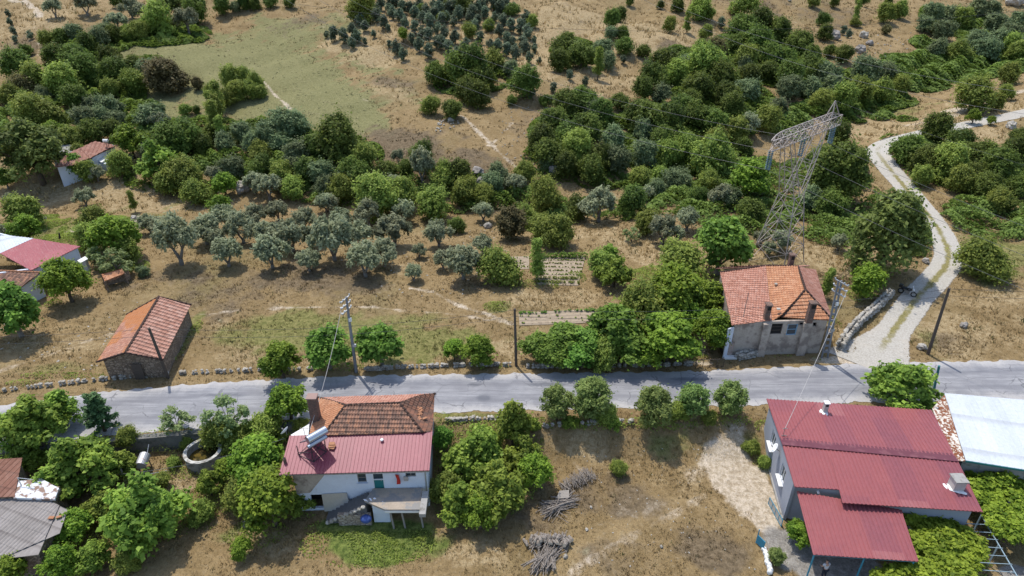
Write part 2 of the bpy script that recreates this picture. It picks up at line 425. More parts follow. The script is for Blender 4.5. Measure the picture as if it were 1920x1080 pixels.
def road_mat():
    t = NT('worn_asphalt'); P = t.pos(); a = t.attr('across')
    n1 = t.noise(t.scale(P, (.12, 2.2, 1)), 1.6, 6, .7); n2 = t.noise(P, .35, 5); n3 = t.noise(P, 14, 3, .7); n4 = t.noise(P, 3, 5, .7)
    c = t.mix(t.ss(n2, .3, .7), (.20,.20,.212), (.27,.268,.275))
    c = t.mix(t.math('MULTIPLY', t.ss(n1, .48, .66), .7), c, (.32,.318,.325))
    c = t.mix(t.math('MULTIPLY', t.ss(n1, .5, .3), .5), c, (.15,.15,.16))
    # two wheel lanes polished darker, loose chippings on the edges
    wv = t.math('ABSOLUTE', t.math('SUBTRACT', t.math('ABSOLUTE', t.math('SUBTRACT', a, .5)), .2))
    c = t.mix(t.math('MULTIPLY', t.ss(wv, .1, .0), .6), c, (.165,.165,.178))
    e = t.math('ADD', t.math('ABSOLUTE', t.math('SUBTRACT', a, .5)), t.math('MULTIPLY', t.math('SUBTRACT', n4, .5), .22))
    e = t.math('ADD', e, t.math('MULTIPLY', t.math('SUBTRACT', n2, .5), .2))
    c = t.mix(t.math('MULTIPLY', t.ss(e, .27, .5), .8), c, (.42,.40,.38))
    c = t.mix(t.math('MULTIPLY', t.attr('patch'), .7), c, (.1,.105,.12))
    cr = t.math('ABSOLUTE', t.math('SUBTRACT', t.math('ADD', a, t.math('MULTIPLY', t.math('SUBTRACT', t.noise(t.scale(P,(.3,1,1)), 1.2, 4), .5), .05)), .53))
    c = t.mix(t.math('MULTIPLY', t.ss(cr, .006, .002), .45), c, (.09,.09,.1))
    vo = t.n('ShaderNodeTexVoronoi', feature='DISTANCE_TO_EDGE'); vo.inputs['Scale'].default_value = .42
    wp = t.n('ShaderNodeVectorMath', operation='ADD'); t.l(P, wp.inputs[0]); t.l(t.noise(P, .8, 4, color=True), wp.inputs[1]); t.l(wp.outputs[0], vo.inputs['Vector'])
    c = t.mix(t.math('MULTIPLY', t.math('MULTIPLY', t.ss(vo.outputs[0], .022, .006), t.ss(n2, .45, .6)), .6), c, (.07,.07,.078))
    f = t.math('MULTIPLY_ADD', n3, .7, .65); cc = t.n('ShaderNodeCombineColor')
    for i in range(3): t.l(f, cc.inputs[i])
    c = t.mix(1.0, c, cc.outputs[0], 'MULTIPLY')
    return t.out(c, .85, .25, bump=n3, bstr=.3, bdist=.02)
rv, rq, rch = road_mesh()
road = np_mesh('road', rv, rq, road_mat(), col=rch); tag(road, kind='structure')

# ------------------------------------------------------------------ dirt track climbing away on the right
def ribbon(name, pts, hw, mat, lift=.05, na=17):
    n = len(pts); V_ = []; A = []; Lg = []; s = 0
    for i, p in enumerate(pts):
        a = Vector(pts[max(0, i-1)]); b = Vector(pts[min(n-1, i+1)]); d = (b-a).normalized(); nx = Vector((d.y, -d.x))
        if i: s += (Vector(p)-Vector(pts[i-1])).length
        h = hw(i/(n-1)) if callable(hw) else hw
        for k in range(na):
            f = 2*k/(na-1)-1; q = Vector(p)+nx*(f*h); V_.append((q.x, q.y, tz(q.x, q.y)+lift)); A.append(f*h); Lg.append(s)
    idx = np.arange(n*na).reshape(n, na)
    q = np.stack([idx[:-1,:-1], idx[:-1,1:], idx[1:,1:], idx[1:,:-1]], -1).reshape(-1, 4)
    H = np.repeat([hw(i/(n-1)) if callable(hw) else hw for i in range(n)], na)
    o = np_mesh(name, np.array(V_), q, mat, col={'cross': np.array(A), 'half': H, 'along': np.array(Lg)})
    return tag(o, kind='structure')
def track_mat():
    t = NT('gravel_track'); P = t.pos(); c = t.attr('cross'); h = t.attr('half'); al = t.attr('along')
    n = t.noise(P, 1.3, 5, .7); n2 = t.noise(P, 6, 5, .7); n0 = t.noise(P, .28, 4)
    col = t.mix(t.ss(n2, .3, .7), (.31,.285,.245), (.46,.435,.385))
    col = t.mix(t.math('MULTIPLY', t.ss(n0, .5, .7), .4), col, (.46,.41,.34))
    grass = t.mix(t.ss(n2, .35, .65), (.14,.13,.05), (.27,.23,.1))
    mid = t.math('ADD', t.math('ABSOLUTE', c), t.math('MULTIPLY', t.math('SUBTRACT', n, .5), 1.1))
    gone = t.math('MULTIPLY', t.ss(al, 3, 7), t.ss(t.math('ADD', al, t.math('MULTIPLY', n0, 30)), 100, 70))
    m = t.math('MULTIPLY', t.ss(mid, .5, .15), gone)
    m = t.math('MULTIPLY', m, t.ss(n0, .3, .5))
    col = t.mix(m, col, grass)
    ed = t.math('SUBTRACT', t.math('SUBTRACT', h, t.math('ABSOLUTE', c)), t.math('MULTIPLY', n, .45))
    ed = t.math('ADD', ed, t.math('MULTIPLY', t.math('SUBTRACT', n2, .5), .35))
    return t.out(col, .95, .1, bump=n2, bstr=.5, bdist=.06, alpha=t.ss(ed, -.02, .18))
TM = track_mat()
TRK = pline([(1625,690),(1655,650),(1690,600),(1722,556),(1752,525),(1776,492),(1772,455),(1745,410),(1700,355),(1664,312),(1645,282),(1668,264),(1710,253),(1765,243),(1830,231),(1890,219),(1960,205),(2050,192)])
ribbon('dirt_track', TRK, lambda u: 1.95+2.6*max(0, 1-u*11)+.5*max(0, u*3-1.2 if u < .75 else 0), TM)
# ------------------------------------------------------------------ foliage
def leaf_mat(name, dark, light, transl=.45, rnd=.2):
    t = NT(name); oi = t.n('ShaderNodeObjectInfo').outputs['Random']
    tone = t.attr('tone')
    c = t.mix(tone, dark, light)
    hs = t.n('ShaderNodeHueSaturation'); t.l(c, hs.inputs['Color'])
    t.l(t.math('MULTIPLY_ADD', oi, .035, .4825), hs.inputs['Hue'])
    t.l(t.math('MULTIPLY_ADD', oi, rnd*2, 1-rnd), hs.inputs['Value'])
    return t.out(hs.outputs[0], .6, .18, transl=transl)
LEAF = {
 'O': leaf_mat('olive_leaves', (0.152,0.174,0.091), (0.406,0.430,0.256)),
 'G': leaf_mat('grey_green_leaves', (0.083,0.124,0.055), (0.298,0.356,0.166)),
 'Y': leaf_mat('young_olive_leaves', (0.081,0.118,0.068), (0.245,0.293,0.180)),
 'D': leaf_mat('dark_oak_leaves', (0.053,0.087,0.017), (0.205,0.264,0.050)),
 'M': leaf_mat('green_leaves', (0.107,0.160,0.028), (0.373,0.437,0.089)),
 'B': leaf_mat('bright_green_leaves', (0.075,0.138,0.014), (0.287,0.396,0.045), .4),
 'F': leaf_mat('fig_leaves', (0.059,0.122,0.016), (0.223,0.363,0.056), 0.36),
 'P': leaf_mat('pine_needles', (0.075,0.108,0.026), (0.286,0.348,0.090)),
 'S': leaf_mat('pale_pine_needles', (0.100,0.161,0.036), (0.356,0.446,0.136)),
 'K': leaf_mat('russet_leaves', (0.094,0.091,0.034), (0.280,0.247,0.102)),
 'C': leaf_mat('conifer_leaves', (0.045,0.099,0.040), (0.175,0.286,0.112)),
 'T': leaf_mat('sparse_leaves', (0.131,0.180,0.066), (0.375,0.439,0.181)),
 'W': leaf_mat('dead_twigs', (0.187,0.144,0.099), (0.375,0.305,0.231)),
}
BARK = plain('bark', (.11,.085,.062), .95, .5, 6, .1, bump=.6)
BARK_PALE = plain('pale_bark', (.2,.175,.145), .95, .5, 6, .1, bump=.6)
def leaf_cloud(lobes, n, size, rng, elong=1.5, up=.3, hang=0, shell=.62, zmin=.02, flat=.5):
    """n bent leaf-clump quads on and just under the surfaces of the lobes (x,y,z,r,tone)"""
    L = np.array(lobes); wgt = L[:,3]**2; wgt /= wgt.sum()
    C_ = []; N_ = []; T_ = []; tot = 0; it = 0
    while tot < n and it < 12:
        it += 1; k = n*2
        i = rng.choice(len(L), k, p=wgt)
        d = rng.normal(0, 1, (k,3)); d /= np.linalg.norm(d, axis=1)[:,None]
        ph = i[:,None]*np.array([1.7,2.9,4.3]); wob = np.sin(d[:,0]*4.1+ph[:,0])*np.sin(d[:,1]*3.7+ph[:,1])+.7*np.sin(d[:,2]*6.3+d[:,0]*5.1+ph[:,2])
        r = L[i,3]*(1+shell*(rng.random(k)-.72)+.3*wob)
        sprig = (rng.random(k) < .2) & (wob > .15); r = np.where(sprig, r*rng.uniform(1.05, 1.5, k), r)
        p = L[i,:3]+d*r[:,None]
        keep = p[:,2] > zmin
        # drop leaves buried deep inside other lobes
        for j in range(len(L)):
            inside = np.linalg.norm(p-L[j,:3], axis=1) < L[j,3]*.62
            keep &= ~(inside & (i != j))
        keep &= ~((d[:,2] < -.35) & (rng.random(k) < .7))
        C_.append(p[keep]); N_.append(d[keep]); T_.append(L[i,4][keep]); tot += keep.sum()
    P = np.concatenate(C_)[:n]; D = np.concatenate(N_)[:n]; T = np.concatenate(T_)[:n]; n = len(P)
    nr = flat*D+np.array([0,0,up])+rng.normal(0, .38, (n,3)); nr /= np.linalg.norm(nr, axis=1)[:,None]
    a = rng.normal(0, 1, (n,3)); a[:,2] -= hang; a -= (a*nr).sum(1)[:,None]*nr; a /= np.linalg.norm(a, axis=1)[:,None]
    b = np.cross(nr, a); s = size*rng.choice([.6,.8,1,1.2,1.6], n)[:,None]
    v = np.stack([P-a*s*elong*.5, P+b*s*.5+nr*s*.12, P+a*s*elong*.5, P-b*s*.5+nr*s*.12], 1).reshape(-1, 3)
    tone = np.clip(T+rng.normal(0, .2, n)+.25*(rng.random(n) < .06), 0, 1)
    return v, np.arange(4*n).reshape(n, 4), np.repeat(tone, 4)
def mk_lobes(kind, rng):
    L = []
    def add(x, y, z, r): L.append((x, y, z, r, np.clip(np.clip(.5+rng.normal(0, .22), .05, .95), 0, 1)))
    if kind in 'DGMK':          # domes reaching down to the ground
        hh = {'D':.78,'G':.8,'M':.85,'K':.8,'S':.95}[kind]
        for _ in range({'D':26,'G':22,'M':30,'K':24,'S':30}[kind]):
            th = rng.uniform(0, 2*PI); q = rng.random()**.8; ph = q*PI/2
            rr = .34*math.cos(ph)**.7*rng.uniform(.75, 1.12)
            z = hh*(.2+.58*math.sin(ph))*rng.uniform(.85, 1.1)
            add(rr*math.cos(th), rr*math.sin(th), z, rng.choice([.07,.1,.13,.17,.21]))
        add(0, 0, hh*.45, .27); add(.05, .02, .25, .27)
    elif kind == 'O':             # olive: several spreading heads on a forked trunk
        for _ in range(30):
            th = rng.uniform(0, 2*PI); q = rng.random(); rr = .37*math.sqrt(q)*rng.uniform(.85, 1.1)
            z = .34+.34*(1-(rr/.42)**2)*rng.uniform(.25, 1.05)
            add(rr*math.cos(th), rr*math.sin(th), z, rng.uniform(.055, .125))
    elif kind in 'BF':            # broadleaf with a short trunk
        for _ in range(30):
            th = rng.uniform(0, 2*PI); ph = rng.uniform(-.25, 1)*PI/2
            rr = .35*math.cos(ph)*rng.uniform(.7, 1.1); z = .48+.36*math.sin(ph)*rng.uniform(.8, 1.1)
            add(rr*math.cos(th), rr*math.sin(th), max(z, .18), rng.uniform(.08, .15))
        add(0, 0, .5, .24)
    elif kind == 'S':             # clipped-looking ball on a short trunk
        for _ in range(40):
            th = rng.uniform(0, 2*PI); ph = rng.uniform(-.75, 1)*PI/2; rr = .37*math.cos(ph)*rng.uniform(.85, 1.08)
            add(rr*math.cos(th), rr*math.sin(th), .62+.38*math.sin(ph), rng.uniform(.08, .13))
        add(0, 0, .62, .3)
    elif kind == 'N':             # full rounded pine reaching the ground
        for _ in range(44):
            th = rng.uniform(0, 2*PI); ph = rng.random()**.75*PI/2; rr = .4*math.cos(ph)**.7*rng.uniform(.8, 1.08)
            add(rr*math.cos(th), rr*math.sin(th), (.14+.8*math.sin(ph))*rng.uniform(.9, 1.06), rng.uniform(.085, .14))
        add(0, 0, .4, .34); add(0, .05, .65, .22)
    elif kind == 'A':             # airy, many-stemmed
        for _ in range(52):
            th = rng.uniform(0, 2*PI); q = rng.random()**.6; rr = .42*q*rng.uniform(.7, 1.05); z = .16+.66*(1-q*q*.75)*rng.uniform(.35, 1.05)
            add(rr*math.cos(th), rr*math.sin(th), z, rng.uniform(.05, .115))
    elif kind == 'T':             # thin see-through tree
        for _ in range(34):
            th = rng.uniform(0, 2*PI); q = rng.random(); rr = .42*math.sqrt(q); z = .3+.6*rng.random()*(1-.5*q)
            add(rr*math.cos(th), rr*math.sin(th), z, rng.uniform(.04, .1))
    elif kind == 'P':
        for _ in range(46):
            th = rng.uniform(0, 2*PI); ph = rng.uniform(-.3, 1)*PI/2
            rr = .39*math.cos(ph)*rng.uniform(.65, 1.08); z = .5+.42*math.sin(ph)*rng.uniform(.8, 1.06)
            add(rr*math.cos(th), rr*math.sin(th), max(z, .14), rng.uniform(.07, .125))
        add(0, 0, .52, .26)
    elif kind == 'C':             # spiky, branches in whorls
        for k in range(40):
            f = k/39; th = k*2.4; z = .18+1.0*f; rr = .44*(1-f*.75)*rng.uniform(.6, 1.05)
            for u in (.45, .72, 1.0): add(rr*u*math.cos(th), rr*u*math.sin(th), z+.05*u, .055)
    elif kind == 'Y':             # young olive: upright oval
        for _ in range(14):
            th = rng.uniform(0, 2*PI); ph = rng.uniform(-.8, 1)*PI/2; rr = .3*math.cos(ph)
            add(rr*math.cos(th), rr*math.sin(th), .62+.42*math.sin(ph), rng.uniform(.13, .22))
        add(0, 0, .6, .28)
    elif kind == 'L':             # slender upright
        for _ in range(30):
            th = rng.uniform(0, 2*PI); q = rng.random(); rr = .3*rng.random()*(1-.6*q)
            add(rr*math.cos(th), rr*math.sin(th), .3+1.5*q, rng.uniform(.1, .19))
    return L
#        leaves size elong hang height  centre(px fraction of W above base)
KP = {'O':(5600,0.0310,2.0,.5,.45),'G':(7279,0.0361,1.5,.2,.42),'D':(8680,0.0327,1.3,.1,.4),'M':(8960,0.0327,1.5,.2,.42),'K':(7279,0.0327,1.5,.2,.4),
      'B':(8680,0.0361,1.3,.25,.5),'F':(5880,0.0473,1.15,.3,.5),'T':(1900,.036,1.6,.3,.55),'P':(12600,0.0258,2.2,.1,.48),'S':(9100,0.0258,2.4,-.6,.48),
      'N':(12000,.028,1.8,.1,.46),'A':(6200,.034,1.6,.3,.46),
      'C':(4200,.034,2.4,.2,.6),'Y':(1500,.07,1.8,.1,.6),'L':(5880,0.0387,1.6,.2,.85)}
LEAF['L'] = LEAF['M']
LEAF['N'] = LEAF['P']
LEAF['A'] = leaf_mat('airy_leaves', (0.092,0.153,0.020), (0.302,0.398,0.061), .36)
LEAF['U'] = leaf_mat('bramble_leaves', (0.065,0.112,0.022), (0.247,0.350,0.072), .34, .05)
NVAR = {'O':5,'G':4,'D':5,'M':5,'K':2,'B':4,'F':3,'T':3,'P':2,'S':3,'C':1,'N':1,'A':4,'Y':4,'L':2}
def tree_trunk(kind, L, rng):
    m = MB(); tops = sorted(L, key=lambda l: -l[3])
    if kind == 'O':
        r0 = .035; k = rng.integers(2, 4); th0 = rng.uniform(0, 6.28)
        m.tube((0,0,-.04), (0,0,.1), .05, .042, 8)
        for i in range(k):
            th = th0+i*2*PI/k; a = Vector((0,0,.08)); b = Vector((.1*math.cos(th), .1*math.sin(th), .24)); 
            m.tube(a, b, .034, .024, 7)
            near = sorted(L, key=lambda l: (l[0]-b.x*2)**2+(l[1]-b.y*2)**2)[:5]
            for l in near:
                e = Vector(l[:3]); mid = b.lerp(e, .5)+Vector((0,0,.02)); m.path([b, mid, e], [.018, .012, .005], 5)
    else:
        h = {'D':.2,'G':.2,'M':.22,'K':.2,'S':.42,'B':.26,'F':.22,'T':.3,'P':.4,'C':1.1,'N':.4,'A':.3,'Y':.3,'L':1.0}[kind]
        r = {'Y':.03,'L':.025,'T':.022}.get(kind, .036)
        m.path([(0,0,-.05), (.01,.005,h*.5), (0,.01,h)], [r*1.25, r, r*.8], 8)
        for l in L[::2]:
            e = Vector(l[:3]); b = Vector((0,.01,h*(.55+.45*rng.random()))) if kind not in 'CL' else Vector((0,.01,max(.1, l[2]-.06)))
            m.path([b, b.lerp(e, .5)+Vector((0,0,.03)), e], [r*.5, r*.33, r*.12], 5)
    return m
PROTO = {}
def proto(kind, i):
    key = (kind, i)
    if key in PROTO: return PROTO[key]
    rng = np.random.default_rng(100*ord(kind)+i); L = mk_lobes(kind, rng)
    n, sz, el, hang, _ = KP[kind]
    v, q, tone = leaf_cloud(L, n, sz, rng, el, .6, hang)
    cm = np_mesh('crown', v, q, LEAF[kind], col={'tone': tone}, link=False)
    t = tree_trunk(kind, L, rng)
    o = t.build('trunk', BARK_PALE if kind in 'OFT' else BARK, smooth=True); tm = o.data; bpy.data.objects.remove(o)
    # one-mesh version for trees too small to show their parts
    PROTO[key] = (cm, tm); return PROTO[key]
SMALL = {}
def small(kind, i):
    key = (kind, i)
    if key in SMALL: return SMALL[key]
    cm, tm = proto(kind, i); bm = bmesh.new(); bm.from_mesh(cm); nf = len(bm.faces); bm.from_mesh(tm)
    bm.faces.ensure_lookup_table()
    for f in bm.faces[nf:]: f.material_index = 1
    me = bpy.data.meshes.new('young_tree'); bm.to_mesh(me); bm.free()
    me.materials.append(LEAF[kind]); me.materials.append(tm.materials[0])
    SMALL[key] = me; return me
CNT = {}
def plant(name, px, py, wpx, kind, label, cat, group, hs=1.0, seed=None, zoff=0):
    """a tree whose crown centre appears at (px, py) with crown width wpx; stands on the ground there"""
    kc = KP[kind][4]*hs; W = wpx*80/FPX
    for _ in range(5):
        g = gp(px, py, kc*W); c = Vector((g.x, g.y, g.z+kc*W)); W = wpx*depth(c)/FPX
    i = CNT.get(kind, 0); CNT[kind] = i+1; var = (i if seed is None else seed) % NVAR[kind]
    rz = (i*2.399) % (2*PI); kw = {'O':1.1,'D':1.06,'G':1.05,'Y':1.1,'L':1.25}.get(kind, 1.1); s = (W*kw, W*kw, W*hs*{'O':1.28,'Y':1.15,'L':1.3,'D':1.12,'M':1.14,'G':1.1}.get(kind, 1.06)*random.uniform(.93, 1.08))
    if wpx < 24:
        o = bpy.data.objects.new(name, small(kind, var)); COL.objects.link(o); o.location = g; o.rotation_euler.z = rz; o.scale = s
        return tag(o, label, cat, group)
    o = thing(name, g, label, cat, group); o.rotation_euler.z = rz; o.scale = s
    cm, tm = proto(kind, var)
    for nm, me in (('crown', cm), ('trunk', tm)):
        ch = bpy.data.objects.new(nm, me); COL.objects.link(ch); ch.parent = o
    return o
ORD = ['','first','second','third','fourth','fifth','sixth','seventh','eighth','ninth','tenth','eleventh','twelfth','thirteenth','fourteenth','fifteenth','sixteenth','seventeenth','eighteenth','nineteenth','twentieth']
NUM = ['','one','two','three','four','five','six','seven','eight','nine','ten','eleven','twelve','thirteen','fourteen','fifteen','sixteen','seventeen','eighteen','nineteen','twenty']
DESC = {'O':('olive_tree','grey-green olive','olive tree'),'G':('evergreen_shrub','rounded grey-green evergreen','shrub'),'D':('oak_tree','dark rounded oak','oak'),
 'M':('broadleaf_tree','mid-green leafy tree','tree'),'K':('oak_tree','russet-tinged oak','oak'),'B':('broadleaf_tree','bright green leafy tree','tree'),
 'F':('fig_tree','large-leaved fig','fig tree'),'T':('sapling','thin see-through sapling','sapling'),'P':('pine_tree','broad dark pine','pine'),
 'N':('pine_tree','huge rounded pine','pine'),'A':('broadleaf_tree','airy yellow-green tree','tree'),'S':('young_pine','ball-shaped young pine','young pine'),'C':('conifer','dark spiky conifer','conifer'),'Y':('young_olive_tree','small young olive','young olive'),'L':('slender_tree','slender upright green tree','tree')}
LABELS_SEEN = {}
def cluster(place, group, items, desc={}):
    """items: (kind, px, py, w[, height scale]); labelled by their order from the left among the same kind at that place"""
    by = {}
    for it in items: by.setdefault(it[0], []).append(it)
    for k, lst in by.items():
        lst.sort(key=lambda a: a[1]); n = len(lst); nm, ad, cat = DESC[k]; ad = desc.get(k, ad)
        for j, it in enumerate(lst):
            if n == 1: lab = f"{ad} {place}"
            elif j == 0: lab = f"{ad}, leftmost of {NUM[n]} {place}"
            elif j == n-1: lab = f"{ad}, rightmost of {NUM[n]} {place}"
            else: lab = f"{ad}, {ORD[j+1]} from left of {NUM[n]} {place}"
            if LABELS_SEEN.get(lab): print('DUP LABEL', lab)
            LABELS_SEEN[lab] = 1
            if len(lab.split()) > 16: print('LONG', lab)
            plant(nm, it[1], it[2], it[3], k, lab, cat, group, *(it[4:5] or ()))
# ------------------------------------------------------------------ the trees, clump by clump (photo pixels)
cluster('in the dry field at top left', 'trees at the top left', [('O',100,16,36),('O',159,10,42),('D',221,2,28),('Y',14,25,10),('Y',18,42,10),('Y',25,60,11),('Y',28,74,10),('Y',57,66,12)])
cluster('in the hedge above the pale meadow', 'trees in the hedge above the meadow', [
 ('M',88,76,30),('D',115,72,34),('G',140,64,36),('D',163,86,42),('G',186,70,42),('D',212,66,34),('O',216,40,42),('O',244,16,40),('O',266,24,38),
 ('M',296,40,50,1.2),('M',262,60,38),('D',320,42,32),('O',350,42,50),('P',325,8,52),('D',366,20,48,1.2),('D',416,14,34),('G',440,12,24),('D',458,4,34),('D',476,8,26),('G',198,56,30),('M',242,64,26),('D',506,2,30),('D',542,4,26)])
cluster('beside the meadow edge at far left', 'trees beside the meadow edge', [('D',35,132,64),('D',48,96,24),('D',102,112,50),('D',138,108,58),('D',162,140,60),('D',124,134,34)])
cluster('below the hedge, above the white farmhouse', 'trees above the white farmhouse',
 [('D',206,112,42),('D',213,142,56),('D',250,122,40),('M',252,156,46),('M',206,166,36),('G',276,132,42),('K',312,142,78),('K',370,158,26)])
cluster('on the slope above the farmhouse', 'trees on the slope above the farmhouse',
 [('M',66,152,54),('K',46,166,48),('M',20,178,42),('D',42,186,34),('G',80,180,30),('M',120,158,62),('D',140,186,52),('G',170,196,32),('G',206,202,48),('O',82,196,22),('D',180,150,40)])
cluster('on the dry bank below the meadow', 'trees on the dry bank',
 [('M',398,178,26,1.3),('L',408,196,30),('M',432,150,42,1.2),('M',458,146,34,1.2),('M',480,156,30,1.2),('M',488,174,26),('M',347,206,24),('L',404,240,34),('L',398,214,28),('L',412,226,28),('L',416,256,26),('M',446,172,36),('M',470,172,32),('M',425,185,36),('D',368,206,16)])
cluster('behind the white farmhouse', 'trees close behind the farmhouse',
 [('G',282,216,58),('O',296,228,42),('M',60,212,62),('M',92,216,52),('G',160,226,52),('G',188,222,46),('G',216,226,36),('B',100,246,38),('D',172,248,52),('M',132,262,44),('D',210,244,40)])
cluster('beside the white farmhouse', 'trees around the white farmhouse',
 [('P',62,292,118),('B',243,266,58,1.1),('B',28,255,34),('M',151,288,36),('F',140,314,42),('M',163,326,40),('O',180,326,34),('M',226,312,44),('O',232,298,34),('F',8,335,40)])
cluster('between the farmhouse and the creek', 'trees along the creek bank',
 [('A',298,304,78),('M',342,332,62),('D',322,268,72),('D',352,258,64),('D',380,272,44),('G',420,268,40),('D',398,252,40),('M',368,362,52),('B',420,348,46),('G',436,318,46),('G',282,285,40),('O',404,330,40),('M',312,345,46)])
cluster('among the weeds above the red roof', 'trees above the red metal roof',
 [('B',411,386,44),('O',157,370,40),('M',44,402,68),('O',20,374,28),('B',50,434,54),('O',3,436,28),('M',180,420,56),('B',210,448,86),('M',168,452,50),('L',250,384,18)])
cluster('near the small tiled shed', 'trees near the far-left houses',
 [('B',122,530,84),('F',22,588,104),('T',214,492,60),('T',182,482,46),('M',238,472,50),('G',268,508,26)], {'T':'bare grey-brown tree'})
# olive grove, row by row
cluster('in the front row of the olive grove', 'olive trees of the grove',
 [('O',330,456,82,1.25),('O',424,474,66),('O',506,476,68),('O',577,488,52),('O',682,490,74),('O',775,512,38),('O',622,452,84,1.1),('O',868,494,76),('O',830,488,40)])
cluster('in the second row of the olive grove', 'olive trees of the grove',
 [('O',278,420,44),('O',382,432,66),('O',452,432,60),('O',545,444,70),('O',400,448,44),('O',668,442,62),('O',720,474,58),('O',738,432,72),('O',822,440,56),('O',500,438,52),('O',584,446,46)])
cluster('in the back row of the olive grove', 'olive trees of the grove',
 [('O',302,424,46),('O',420,408,56),('O',478,412,54),('O',520,398,46),('O',572,414,54),('O',610,380,42),('O',640,416,50),('O',690,408,56),('O',757,398,50),('O',786,472,30),('O',906,398,42),('O',906,460,46)])
cluster('between the grove and the vegetable beds', 'trees beside the vegetable beds',
 [('M',932,502,70,1.1),('L',1008,502,34),('A',1142,480,46),('A',1152,510,68),('M',1128,498,56),('T',1186,436,34),('F',1352,468,112)])
cluster('behind the olive grove', 'trees behind the olive grove',
 [('M',706,378,80),('M',752,366,60),('M',812,386,62),('D',868,366,44),('D',856,424,34),('K',957,424,66),('M',1020,374,56,1.2),('M',1018,432,56),('M',1046,438,62),('D',1080,394,50),('O',1124,388,70),('D',1186,382,64),('O',1212,364,34),('M',985,410,44)])
cluster('in the dry grass below the thicket', 'olives in the dry grass',
 [('O',1244,434,58),('O',1290,412,50),('O',1268,440,36),('M',1212,420,44),('O',1428,448,34),('O',1466,452,48),('O',1574,455,36),('D',1404,394,54),('O',1352,372,46),('T',1316,432,22),('O',1442,468,30)])
cluster('on the left bank of the creek thicket', 'trees of the left creek thicket',
 [('G',528,236,60),('G',504,252,52),('G',557,234,46),('G',520,268,42),('D',636,274,90),('D',596,276,60),('G',562,288,54),('G',455,252,44),('G',474,270,38),('M',484,284,40)])
cluster('in the creek thicket behind the olives', 'trees behind the olive grove thicket',
 [('D',666,322,64),('M',680,300,54),('G',646,334,48),('G',604,330,52),('G',610,348,44),('M',528,330,46),('D',578,320,56),('M',548,356,44),('O',502,352,56),('O',616,382,38),('G',552,310,40),('M',640,355,50),('D',490,316,44),('O',475,345,44)])
cluster('at the foot of the bare hillside', 'trees at the foot of the hillside',
 [('O',746,296,26,1.2),('D',726,324,46),('O',742,344,40),('G',706,352,50),('D',792,288,44),('O',790,314,52,1.3),('M',830,330,48),('D',862,324,54),('G',932,328,42),('G',922,348,44),('M',872,362,52),('M',905,370,40),('D',760,316,30),('O',965,345,44),('M',984,322,40)])
cluster('in the middle of the dry hillside', 'bushes on the dry hillside',
 [('D',820,138,46,1.25),('D',878,132,80),('D',900,146,56),('D',896,182,54),('D',872,174,44),('D',848,206,42),('M',808,200,36),('M',922,116,44),('G',958,128,32),('D',985,158,62),('D',960,188,22),('D',1022,190,24),('G',1034,186,18),('Y',998,176,16),('Y',1038,165,14),('Y',1068,142,13),('Y',1097,154,13)])
cluster('right of the young olive plantation', 'bushes right of the plantation',
 [('D',1064,84,56),('D',1090,102,60),('D',1050,116,46),('G',1130,98,42),('G',1140,114,38),('L',1122,130,24),('D',1148,40,34),('D',1163,28,32),('G',1146,62,28),('D',1168,66,30),('D',1172,88,38),('D',1207,96,28),('Y',1168,112,12)])
cluster('on the skyline field at the top', 'small trees at the top',
 [('D',1270,10,30),('D',1239,10,18),('D',1181,4,18),('M',1256,48,26,1.2),('L',1288,48,16),('M',1312,20,42),('M',1330,28,22),('M',1324,60,26),('Y',1352,45,14),('M',1398,8,46)])
cluster('in the upper right thicket', 'trees of the upper right thicket',
 [('D',1392,52,58),('D',1428,44,58),('D',1386,84,48),('D',1420,86,60),('D',1460,58,52),('D',1498,84,54),('D',1470,110,46),('D',1522,108,42),('D',1546,62,32),('D',1544,38,28),('D',1582,102,38),('D',1556,96,26),('M',1400,112,44)])
cluster('in the thicket around the reddish oak', 'trees around the reddish oak',
 [('K',1340,92,42),('M',1312,94,34),('D',1242,122,62),('D',1222,148,54),('M',1266,140,46),('G',1286,122,32),('M',1322,128,66),('D',1350,152,56),('D',1310,164,60),('D',1292,186,44),('G',1240,176,40),('D',1206,172,44),('G',1396,122,30),('M',1366,148,42),('D',1362,182,52),('G',1404,172,50),('D',1402,146,46)], {'K':'reddish-brown dying oak'})
cluster('above the pylon in the thicket', 'trees above the pylon',
 [('D',1440,104,56),('D',1480,148,56),('D',1520,132,48),('G',1480,168,48),('G',1520,166,42),('G',1562,162,46),('G',1550,142,48),('G',1620,140,58),('G',1660,142,46),('M',1652,172,46),('M',1686,162,40),('M',1612,174,46),('M',1580,186,52),('G',1460,200,40),('M',1440,230,50),('D',1440,134,46),('M',1540,192,40)])
cluster('in the middle of the central thicket', 'trees of the central thicket',
 [('D',1094,186,62),('D',1060,202,56),('D',1164,190,38),('D',1130,216,54),('G',1112,206,40),('D',1038,232,62),('G',1050,222,30),('D',1016,262,60),('D',1062,256,58),('D',1028,286,62),('M',1084,282,58),('D',1122,296,52),('D',1062,312,52),('D',1108,322,56),('G',1030,302,36),('D',1100,242,62)])
cluster('right of the central thicket path', 'trees right of the thicket path',
 [('G',1150,262,48),('G',1156,302,52),('D',1204,216,72),('D',1250,232,72),('D',1280,206,54),('G',1206,242,40,1.3),('D',1240,266,52),('D',1302,216,58),('D',1340,230,54),('D',1370,204,50),('M',1382,246,48),('M',1346,262,48),('O',1402,236,44),('G',1208,292,52),('M',1252,292,52),('M',1288,282,54)])
